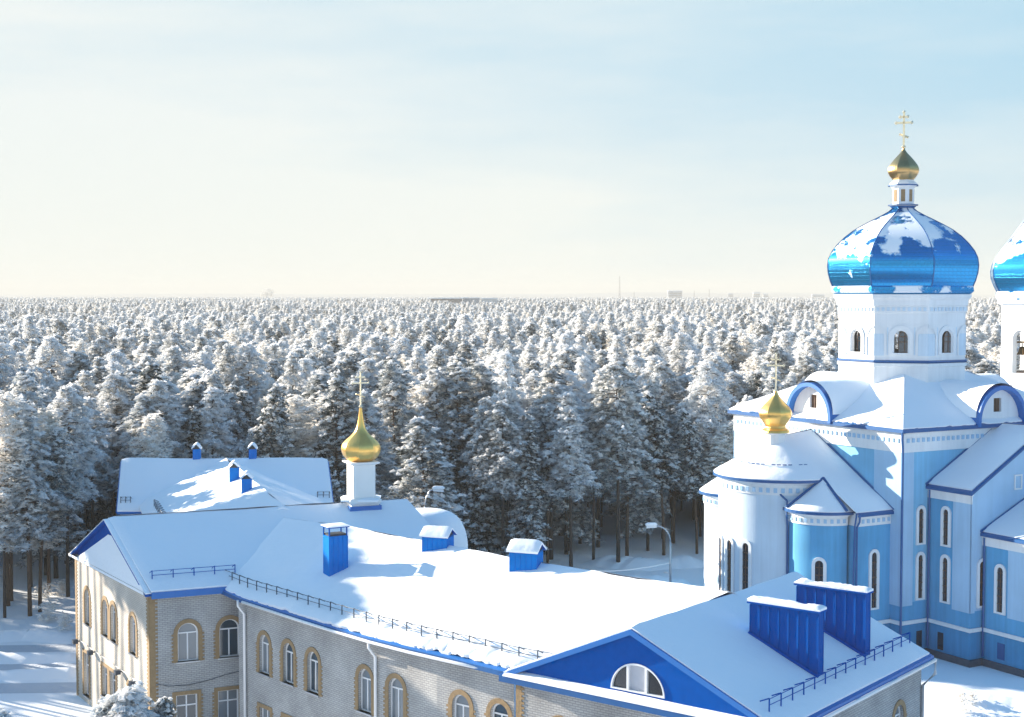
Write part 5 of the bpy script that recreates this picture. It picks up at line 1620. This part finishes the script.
def make_tree_meshes(kind, H, seed, detail=1.0, c_over=None):
    global rng
    rng = np.random.default_rng(seed)
    trunk = MB(); tb = TB()
    bend = rng.normal(0, .25, 2)
    def axis(z): t = z / H; return np.array([bend[0] * t * t * 2, bend[1] * t * t * 2, z])
    r0 = .17 if kind != 'frosted' else .12
    zs = np.linspace(-.3, H * .96, 9)
    trunk.tube([Vector(axis(z)) for z in zs], [max(.03, r0 * (1 - .85 * max(z, 0) / H)) for z in zs], 7)
    if kind == 'pine': c0, nb, Lm = rng.uniform(.34, .46), int(80 * detail), rng.uniform(2.0, 2.7)
    elif kind == 'spruce': c0, nb, Lm = rng.uniform(.12, .2), int(110 * detail), rng.uniform(1.8, 2.2)
    else: c0, nb, Lm = rng.uniform(.28, .36), int(70 * detail), rng.uniform(1.9, 2.3)
    if c_over: c0 = c_over; Lm *= 1.5
    ga = 2.399963
    for i in range(nb):
        t = (i + .5) / nb
        z = H * (c0 + (1 - c0) * t * .985)
        az = i * ga + rng.normal(0, .35)
        if kind == 'pine': L = Lm * (((1 - t) ** .62) * min(1, .45 + t * 3.2) if seed % 4 else math.sin(math.pi * min(1, (t * .82 + .18))) ** .65) * rng.uniform(.6, 1.12) + .2; rise = .3 - .1 * t; dr = .48
        elif kind == 'spruce': L = Lm * (1 - t) ** .85 * rng.uniform(.8, 1.1) + .22; rise = -.05; dr = .38
        else: L = Lm * math.sin(math.pi * (t * .8 + .15)) ** .8 * rng.uniform(.6, 1.1) + .3; rise = .65; dr = .35
        L *= 1 + .55 * noise.noise(Vector((math.cos(az) * 1.3, math.sin(az) * 1.3, z * .45 + seed * 3)))
        p0 = axis(z); d = np.array([math.cos(az), math.sin(az)]); sd_ = np.array([-d[1], d[0]])
        def bp(q): return np.array([p0[0] + d[0] * L * q, p0[1] + d[1] * L * q, p0[2] + L * (rise * q - dr * q * q)])
        trunk.tube([Vector(bp(0)), Vector(bp(.5)), Vector(bp(.95))], [.05, .03, .012], 3, cap=False)
        if kind == 'frosted':
            nt_ = int(9 + L * 7)
            for j in range(nt_):
                q = rng.uniform(.15, 1.0); lat = rng.normal(0, .28) * L * (.4 + .5 * q)
                c = bp(q); c[0] += sd_[0] * lat; c[1] += sd_[1] * lat; c[2] += rng.normal(0, .22)
                tuft(tb, c, rng.uniform(.3, .5), 9, 0, .3, .11)
                if rng.random() < .22: snow_blob(tb, c + np.array([0, 0, .04]), .16, .13, .1, az, 5)
            continue
        # boughs: clumps of needles, each carrying its own pad of snow, with gaps between
        ncl = max(2, int((1.5 + L * (1.9 if kind == 'pine' else 2.3)) * FINE))
        for cl in range(ncl):
            q = (.28 + .76 * math.sqrt((cl + rng.random()) / ncl)) if kind == 'pine' else (.15 + .87 * (cl + rng.random()) / ncl)
            lat = rng.normal(0, .24) * L * (.25 + .6 * q)
            cc0 = bp(q); cc0[0] += sd_[0] * lat; cc0[1] += sd_[1] * lat; cc0[2] += -abs(lat) * .35 + rng.normal(0, .1)
            cr0 = rng.uniform(.26, .46) / FINE ** .6
            for k_ in range(5):
                o_ = rng.normal(0, .55, 3) * cr0; o_[2] *= .4; ro = o_[0] * d[0] + o_[1] * d[1]
                tuft(tb, cc0 + o_ + np.array([0, 0, -.10 * cr0 - .25 * max(0, ro)]), cr0 * rng.uniform(.75, 1.15), 6, 0, .55, .2)
            if rng.random() < (.92 if kind == 'pine' else .88):
                for k_ in range(4):
                    o_ = rng.normal(0, .5, 3) * cr0; ro = o_[0] * d[0] + o_[1] * d[1]; o_[2] = .22 * cr0 - .45 * ro + rng.normal(0, .12) * cr0
                    snow_blob(tb, cc0 + o_, cr0 * rng.uniform(.55, .95), cr0 * rng.uniform(.4, .65), cr0 * rng.uniform(.28, .5), az + rng.normal(0, .3), 5)
    # leader
    tt = axis(H * .97)
    for j in range(4):
        tuft(tb, tt + np.array([0, 0, -.15 * j]), .3, 6); snow_blob(tb, tt + np.array([0, 0, .12 - .18 * j]), .16 + .05 * j, .16 + .05 * j, .16, 0, 5)
    bark = M['bark_red'] if kind == 'pine' and seed % 2 else M['bark']
    me_c = bpy.data.meshes.new('crown')
    V = np.concatenate(tb.V)
    me_c.from_pydata(V.tolist(), [], tb.F)
    me_c.materials.append({'pine': M['dark_needles'] if seed in (1, 3, 21) else M['needles'], 'spruce': M['spruce_needles'], 'frosted': M['frost_twigs']}[kind]); me_c.materials.append(M['tree_snow'])
    me_c.polygons.foreach_set('material_index', tb.Mi)
    me_c.update()
    me_t = bpy.data.meshes.new('trunk'); me_t.from_pydata(trunk.v, [], trunk.f); me_t.materials.append(bark)
    me_t.polygons.foreach_set('use_smooth', [True] * len(trunk.f)); me_t.update()
    return me_c, me_t, H
kinds = [('pine', 16.0, 1), ('pine', 17.0, 2), ('pine', 15.0, 3), ('pine', 16.5, 4), ('spruce', 15.0, 5), ('spruce', 13.0, 6), ('frosted', 14.0, 7), ('frosted', 15.5, 8)]
TM = [make_tree_meshes(k, h, s) + (k,) for k, h, s in kinds]
TM.append(make_tree_meshes('pine', 20.0, 12, 1.5, .79) + ('pine',))  # high dense crown shaped to cast shade on the long roof
FINE = 3.0
TM.append(make_tree_meshes('pine', 12.0, 21, 1.2, .3) + ('pine',))
TM.append(make_tree_meshes('spruce', 12.0, 22, 1.2, .2) + ('spruce',))
FINE = 1.0
print('tree faces', [len(t[0].polygons) for t in TM])

# planting plan ----------------------------------------------------------------
front_tab = [(-60, 101), (0, 103), (60, 106), (90, 118), (330, 120), (350, 106), (470, 108), (490, 118), (560, 121), (600, 124), (700, 128), (830, 132), (980, 136), (1100, 140)]
def front_D(px):
    for (a, da), (b, db) in zip(front_tab, front_tab[1:]):
        if px <= b: return da + (db - da) * max(0, (px - a)) / (b - a)
    return front_tab[-1][1]
def blocked(x, y):
    # keep clear of the buildings
    q = cmi @ Vector((x, y, 0))
    if -19 < q.x < 24 and -19 < q.y < 13: return True
    if -34 < x < -9 and 80 < y < 119.5: return True
    if -6 < x < 0 and y < 96: return True
    return False
plan = []
r_ = random.Random(5)
def jgrid(D0, D1, sp, ang=.46, keep=1.0):
    out = []
    y = D0
    while y < D1:
        w = y * ang
        x = -w
        while x < w:
            xx, yy = x + r_.uniform(-.45, .45) * sp, y + r_.uniform(-.45, .45) * sp
            if r_.random() < keep: out.append((xx, yy))
            x += sp
        y += sp * .9
    return out
for x, y in jgrid(98, 320, 3.7):
    px = 512 + FPX * x / y
    if px < -90 or px > 1110: continue
    if y < front_D(px) + r_.uniform(-1, 3): continue
    if 600 < px < 700 and y < 150 and r_.random() < .45: continue
    if blocked(x, y): continue
    n_, a_ = .559 * x + .829 * y, .829 * x - .559 * y
    if abs(n_ - 93.2) < 6 and -42.4 - 36 < a_ < -42: continue      # open strip west of the apse
    plan.append((y, x))
plan.sort()
kw = [0, 1, 2, 3, 0, 2, 0, 2, 0, 1, 4, 5, 4, 6, 7, 3]
def hh(x, y):     # gentle swell of the canopy so the forest shows clumps
    return 1 + .14 * noise.noise(Vector((x * .02, y * .02, 0))) + .06 * noise.noise(Vector((x * .07, y * .07, 4)))
near = plan[:296]
rest = plan[296:]
for x, y in jgrid(50, 230, 4.6, 1.3):
    px = 512 + FPX * x / y
    if px < -90 and x < -70 and x > -160: rest.append((y, x))
extra = []
look = {'pine': 'pine', 'spruce': 'spruce', 'frosted': 'frosted bare tree'}
REG = [(60, 'at the left edge'), (118, 'behind the sunlit end wall'), (190, 'behind the hall roof left end'), (260, 'behind the hall vents'), (335, 'behind the hall right end'),
       (400, 'behind the small gold cupola'), (450, 'behind the round bay'), (500, 'behind the left ridge vent'), (560, 'behind the right ridge vent'), (620, 'behind the long roof middle'), (712, 'above the street lamp'),
       (800, 'left of the altar cupola'), (900, 'behind the cathedral roof'), (5000, 'right of the big dome')]
def where(x, y):
    px = 512 + FPX * x / y
    return next(t for lim, t in REG if px < lim)
ORD = ['leftmost', 'second from left', 'third from left', 'fourth from left', 'fifth from left', 'sixth from left', 'seventh from left', 'eighth from left', 'ninth from left', 'tenth from left']
protos = {}
cnt = {}
def plant(x, y, vi, sc, rz, label, group):
    me_c, me_t, H, kind = TM[vi]
    nm = {'pine': 'pine_tree', 'spruce': 'spruce_tree', 'frosted': 'frosted_tree'}[kind]
    if vi not in protos:
        e = empty(nm, (x, y, 0), label, 'tree', rz, group)
        c = bpy.data.objects.new('crown', me_c); t = bpy.data.objects.new('trunk', me_t)
        for o in (c, t): COL.objects.link(o); o.parent = e
        protos[vi] = (e, c, t)
    else:
        e0_, c0_, t0_ = protos[vi]
        e = e0_.copy(); COL.objects.link(e); e.location = (x, y, 0); e.rotation_euler = (0, 0, rz)
        e['label'] = label; e['group'] = group
        for o0 in (c0_, t0_): o = o0.copy(); COL.objects.link(o); o.parent = e
    e.scale = (sc[0], sc[0], sc[1])
    return e
GROUP = {'pine': 'snowy pines at the forest edge', 'spruce': 'snowy spruces at the forest edge', 'frosted': 'frosted bare trees at the forest edge'}
todo = []
for y, x in near:
    vi = r_.choice(kw); kind = TM[vi][3]
    s_ = hh(x, y) * r_.uniform(.8, 1.13)
    w_ = r_.uniform(.85, 1.3)
    d = y - front_D(512 + FPX * x / y)
    row = 'front row' if d < 6 else 'second row' if d < 12 else 'third row' if d < 20 else 'deep'
    size = 'tall' if s_ > 1.05 else 'low' if s_ < .93 else 'middling'
    build_ = 'broad' if w_ > 1.07 else 'slim'
    todo.append([x, y, vi, s_, w_, '%s %s snowy %s' % (size, build_, look[kind]) if kind != 'frosted' else '%s %s %s' % (size, build_, look[kind]), row, where(x, y)])
sets = {}
for t in todo: sets.setdefault((t[5], t[6], t[7]), []).append(t)
for key, ts in sets.items():
    ts.sort(key=lambda t: t[0] / t[1])
    for k, t in enumerate(ts):
        lab = '%s, %s %s' % (key[0], key[1], key[2])
        if len(ts) > 1: lab = '%s %s' % (ORD[min(k, 9)], lab)
        kind = TM[t[2]][3]
        plant(t[0], t[1], t[2], (t[3] * t[4], t[3]), r_.uniform(0, 6.28), lab, GROUP[kind])
# single trees the photo shows apart from the wood
def single(px, pyb, ytop, vi, label, wide=1.0, D=None):
    if D is None: p = P(px, pyb, 0)
    else: p = Vector(((px - 512) / FPX * D, D, 0))
    zt0 = Fr((p.x, p.y), (1, 0)).z_at(0, ytop); s = zt0 / TM[vi][2]
    e = plant(p.x, p.y, vi, (s * wide, s), r_.uniform(0, 6), label, 'lone trees'); del e['group']
    return e
single(30, 616, 398, 0, 'tall pine with bare dark trunk, nearest the snowy yard at the left edge')
single(40, 612, 430, 2, 'shorter pine with drooping snowy boughs beside the tallest trunk at the left edge')
single(571, 572, 392, 1, 'broad pine with dark heart and straight trunk standing alone behind the long roof', 1.15)
single(503, 575, 400, 3, 'wide pine with snow covered fans behind the right roof vent', 1.1)
single(98, 0, 684, 9, 'snowy conifer top poking up in front of the sunlit end wall', 1.2, D=46)
single(149, 0, 699, 10, 'small spruce tip beside the wall corner at the bottom edge', .7, D=46)
single(8, 0, 700, 9, 'snowy pine top cut by the bottom left corner of the photo', 1.0, D=43)

# far forest and added shading pines: one stuff object, instanced by geometry nodes ----------------------
pts = [(x, y, hh(x, y) * r_.uniform(.8, 1.15)) for y, x in rest]
for D0, D1, sp, sc in ((320, 620, 4.2, 1.0), (620, 1100, 6.0, 1.1), (1100, 2000, 10, 1.25), (2000, 4600, 20, 1.3)):
    for x, y in jgrid(D0, D1, sp, .42):
        pts.append((x, y, sc if sc > 1.3 else hh(x, y) * sc * r_.uniform(.85, 1.1)))
kinds_pts = [r_.choice([0, 1, 2, 3, 1, 3, 4, 1, 6, 7, 7, 6, 3, 5]) for _ in pts]
for n_ in range(5):  # unseen pines added left of the view to shade the long roof
    for a_ in range(3):
        nn_ = 49.2 + n_ * 2.2 + a_ * .7 + r_.uniform(-.3, .3); aa_ = -91 - a_ * 2.4 + r_.uniform(-.5, .5)
        pts.append((aa_ * .829 + nn_ * .559, -aa_ * .559 + nn_ * .829, 1.155 + a_ * .034 + r_.uniform(-.01, .01))); kinds_pts.append(8)
c8 = bpy.data.objects.new('crown', TM[8][0]); t8 = bpy.data.objects.new('trunk', TM[8][1])
me = bpy.data.meshes.new('forest')
me.from_pydata([(x, y, 0) for x, y, s in pts], [], [])
a_s = me.attributes.new('tscale', 'FLOAT', 'POINT'); a_r = me.attributes.new('trot', 'FLOAT', 'POINT'); a_k = me.attributes.new('tkind', 'INT', 'POINT')
a_s.data.foreach_set('value', [s for x, y, s in pts]); a_r.data.foreach_set('value', [r_.uniform(0, 6.28) for _ in pts]); a_k.data.foreach_set('value', kinds_pts)
fo = bpy.data.objects.new('forest', me); COL.objects.link(fo)
tag(fo, kind='stuff', label='wide snow covered pine forest stretching away to the horizon', cat='forest')
ng = bpy.data.node_groups.new('forest_nodes', 'GeometryNodeTree')
ng.interface.new_socket('Geometry', in_out='INPUT', socket_type='NodeSocketGeometry'); ng.interface.new_socket('Geometry', in_out='OUTPUT', socket_type='NodeSocketGeometry')
gi = ng.nodes.new('NodeGroupInput'); go = ng.nodes.new('NodeGroupOutput'); jn = ng.nodes.new('GeometryNodeJoinGeometry')
def attr(nm, ty):
    n = ng.nodes.new('GeometryNodeInputNamedAttribute'); n.data_type = ty; n.inputs['Name'].default_value = nm; return n.outputs['Attribute']
s_at, r_at, k_at = attr('tscale', 'FLOAT'), attr('trot', 'FLOAT'), attr('tkind', 'INT')
sc_ = ng.nodes.new('ShaderNodeCombineXYZ'); mn_ = ng.nodes.new('ShaderNodeMath'); mn_.operation = 'MINIMUM'; mn_.inputs[1].default_value = 1.3
ng.links.new(s_at, sc_.inputs['X']); ng.links.new(s_at, sc_.inputs['Y']); ng.links.new(s_at, mn_.inputs[0]); ng.links.new(mn_.outputs[0], sc_.inputs['Z'])
cr_ = ng.nodes.new('ShaderNodeCombineXYZ'); ng.links.new(r_at, cr_.inputs['Z'])
for vi in range(len(TM)):
    if vi not in protos and vi != 8: continue
    eq = ng.nodes.new('FunctionNodeCompare'); eq.data_type = 'INT'; eq.operation = 'EQUAL'; eq.inputs[3].default_value = vi
    ng.links.new(k_at, eq.inputs[2])
    for ob in (protos[vi][1:] if vi != 8 else (c8, t8)):
        oi = ng.nodes.new('GeometryNodeObjectInfo'); oi.transform_space = 'ORIGINAL'; oi.inputs['Object'].default_value = ob; oi.inputs['As Instance'].default_value = True
        ip = ng.nodes.new('GeometryNodeInstanceOnPoints')
        ng.links.new(gi.outputs[0], ip.inputs['Points']); ng.links.new(eq.outputs[0], ip.inputs['Selection']); ng.links.new(oi.outputs['Geometry'], ip.inputs['Instance'])
        ng.links.new(cr_.outputs[0], ip.inputs['Rotation']); ng.links.new(sc_.outputs[0], ip.inputs['Scale']); ng.links.new(ip.outputs[0], jn.inputs[0])
ng.links.new(jn.outputs[0], go.inputs[0])
md = fo.modifiers.new('forest', 'NODES'); md.node_group = ng
print('far trees', len(pts), 'near', len(near))

# undergrowth bushes with frost -----------------------------------------------------
def bush_mesh(seed, h=1.3):
    global rng
    rng = np.random.default_rng(seed); tb = TB()
    for i in range(90):
        a = rng.uniform(0, 6.28); rr = abs(rng.normal(0, .5)); c = np.array([math.cos(a) * rr, math.sin(a) * rr, rng.uniform(.15, h) * (1 - .3 * rr)])
        tuft(tb, c, .25, 7, 0, .1, .1)
        if rng.random() < .5: snow_blob(tb, c, .14, .12, .1, 0, 5)
    me = bpy.data.meshes.new('bush'); me.from_pydata(np.concatenate(tb.V).tolist(), [], tb.F)
    me.materials.append(M['frost_twigs']); me.materials.append(M['tree_snow']); me.polygons.foreach_set('material_index', tb.Mi); return me
bm_ = [bush_mesh(40), bush_mesh(41)]
for k, (px, py, s, lab, grp) in enumerate([(45, 598, 1.0, 'frosted shrub in the snow left of the sunlit wall, farthest back', 1), (62, 596, 1.1, 'frosted shrub in the snow nearest the sunlit wall corner', 1), (50, 622, 1.2, 'frosted shrub at the foot of the snowy slope left of the wall', 1),
        (66, 630, 1.0, 'frosted shrub low beside the brick end wall', 1), (962, 712, .9, 'small snow capped shrub in the yard below the cathedral', 0), (971, 706, .7, 'tiny snow capped shrub behind the other one in the cathedral yard', 0)]):
    o = bpy.data.objects.new('shrub', bm_[k % 2]); COL.objects.link(o); p = P(px, py, 0); o.location = p; o.scale = (s, s, s); o.rotation_euler = (0, 0, k)
    tag(o, lab, 'shrub')

# ================================================================== HORIZON
def at(px, D): return (px - 512) / FPX * D
def zy(y, D): return Fr((0, D), (1, 0)).z_at(0, y)
M['far_wall'] = simple('far_concrete', (.30, .33, .38), .8, 0, .1, .05)
M['far_white'] = simple('far_render', (.62, .62, .62), .8, 0, .08, .05)
M['far_dark'] = simple('far_brick', (.16, .13, .13), .8, 0, .1, .05)
def far_building(name, px0, px1, ytop, D, mat, label, cat, storeys=5, roofm='snow', group=None):
    x0, x1 = at(px0, D), at(px1, D); z1 = zy(ytop, D)
    e = empty(name, ((x0 + x1) / 2, D, 0), label, cat, group=group)
    w = x1 - x0; m_ = MB(); m_.abox(-w / 2, w / 2, 0, w * .4, 0, z1); m_.build('wall', M[mat], e)
    m_ = MB(); m_.abox(-w / 2 - .5, w / 2 + .5, -.5, w * .4 + .5, z1, z1 + max(.8, z1 * .03)); m_.build('roof', M[roofm], e)
    m_ = MB(); f_ = Fr((-w / 2, 0), (1, 0))
    for k in range(storeys):
        za = z1 * (.25 + .7 * k / storeys); m_.box(f_, w * .04, w * .96, za, za + z1 * .7 / storeys * .45, 0, .15)
    m_.build('window_band', M['glass_dark'], e)
    return e
far_building('office_block', 668, 682, 291, 2900, 'far_wall', 'grey blocky high rise on the horizon left of the cathedral', 'building', 6)
far_building('apartment_building', 753, 760, 292.3, 3300, 'far_white', 'pale apartment block on the horizon, the one with the small mast', 'building', 5)
far_building('apartment_building', 763, 768, 294, 3300, 'far_white', 'pale low block just right of the horizon apartment block', 'building', 4)
far_building('apartment_building', 812, 824, 294.6, 3300, 'far_wall', 'wide low block on the horizon nearest the blue dome', 'building', 3)
far_building('apartment_building', 728, 733, 293.6, 3400, 'far_wall', 'slim grey block on the horizon between the high rise and the apartments', 'building', 4)
far_building('warehouse', 429, 462, 298.7, 1130, 'far_dark', 'long dark brick warehouse roof showing above the far forest', 'building', 1)
far_building('warehouse', 463, 479, 298.4, 1140, 'far_wall', 'pale blue shed roof just right of the dark warehouse', 'building', 1)
far_building('warehouse', 482, 497, 299.0, 1140, 'far_white', 'small white shed right of the pale blue shed in the far forest', 'building', 1)
def mast(px, ytop, D, label, w=1.0):
    x = at(px, D); z1 = zy(ytop, D); m_ = MB(); n = 10
    for sx, sy in ((-1, -1), (1, -1), (1, 1), (-1, 1)): m_.tube([(sx * w * 1.6, sy * w * 1.6, 0), (sx * w * .25, sy * w * .25, z1)], [.28 * w, .15 * w], 4)
    for k in range(n):
        za, zb2 = z1 * k / n, z1 * (k + 1) / n; ra, rb_ = w * (1.6 - 1.35 * k / n), w * (1.6 - 1.35 * (k + 1) / n)
        m_.tube([(-ra, -ra, za), (rb_, -rb_, zb2)], .12 * w, 3); m_.tube([(ra, -ra, za), (-rb_, -rb_, zb2)], .12 * w, 3)
    o = m_.build('radio_mast', M['far_dark']); o.location = (x, D, 0); tag(o, label, 'mast')
mast(619.5, 276, 2600, 'tallest thin lattice mast on the horizon', 1.1)
mast(634, 291.5, 2600, 'short mast just right of the tallest mast', .8)
mast(694, 290.5, 2600, 'thin mast on the horizon right of the grey high rise', .8)
mast(709, 289, 2600, 'thin taller mast on the horizon, second right of the grey high rise', .8)
# smokestack and its steam
D = 2400; x = at(267, D)
m_ = MB(); m_.lathe([(2.2, 0), (1.5, zy(296.5, D))], 12); o = m_.build('smokestack', M['far_wall']); o.location = (x, D, 0); tag(o, 'slim smokestack on the left horizon below a puff of steam', 'chimney')
m_ = MB()
for dx, dz, r in ((-7, 1, 4.5), (0, 2.5, 6), (6, 1, 5), (3, 8, 4.6), (-4, 7, 4), (10, 5, 3.5)):
    n0 = len(m_.v)
    m_.lathe([(r * math.sin(t), zy(295, D) + dz - r * math.cos(t)) for t in [math.pi * q / 10 for q in range(11)]], 14, (dx, 0))
    for q in range(n0, len(m_.v)):
        v = Vector(m_.v[q]); cnn = Vector((dx, 0, zy(295, D) + dz)); v = cnn + (v - cnn) * (1 + .35 * noise.noise(v * .25)); m_.v[q] = tuple(v)
mt = bpy.data.materials.new('steam'); mt.use_nodes = True; mt.node_tree.nodes.clear()
vo = mt.node_tree.nodes.new('ShaderNodeOutputMaterial'); pv = mt.node_tree.nodes.new('ShaderNodeVolumePrincipled'); pv.inputs['Density'].default_value = .18; pv.inputs['Color'].default_value = (1, 1, 1, 1)
mt.node_tree.links.new(pv.outputs[0], vo.inputs['Volume'])
o = m_.build('steam', mt, smooth=True); o.location = (x, D, 0); tag(o, 'white puff of steam above the smokestack', 'steam', kind='stuff')
# low hills
m_ = MB()
def hill(a, b):
    x = -4200 + 8400 * a; y = 5300 + 1100 * b
    return Vector((x, y, (32 + 12 * noise.noise(Vector((x * .0006, 1, 0))) + 5 * noise.noise(Vector((x * .003, 2, 0)))) * math.sin(math.pi * b)))
m_.patch(hill, 120, 6); tag(m_.build('hills', simple('far_wood', (.30, .33, .36), .9, 0, .3, .003), smooth=True), kind='structure')

# haze ---------------------------------------------------------------------------
HAZE = .00030
m_ = MB(); m_.abox(-5900, 5900, -500, 6900, -1, 75)
hz_ = bpy.data.materials.new('haze'); hz_.use_nodes = True; hz_.node_tree.nodes.clear()
vo = hz_.node_tree.nodes.new('ShaderNodeOutputMaterial'); pv = hz_.node_tree.nodes.new('ShaderNodeVolumePrincipled')
pv.inputs['Density'].default_value = HAZE; pv.inputs['Color'].default_value = (.73, .73, .70, 1); pv.inputs['Anisotropy'].default_value = 0
hz_.node_tree.links.new(pv.outputs[0], vo.inputs['Volume'])
hzo = tag(m_.build('haze', hz_), kind='stuff')
bm = bmesh.new(); bm.from_mesh(hzo.data); bmesh.ops.recalc_face_normals(bm, faces=bm.faces); bm.to_mesh(hzo.data); bm.free()
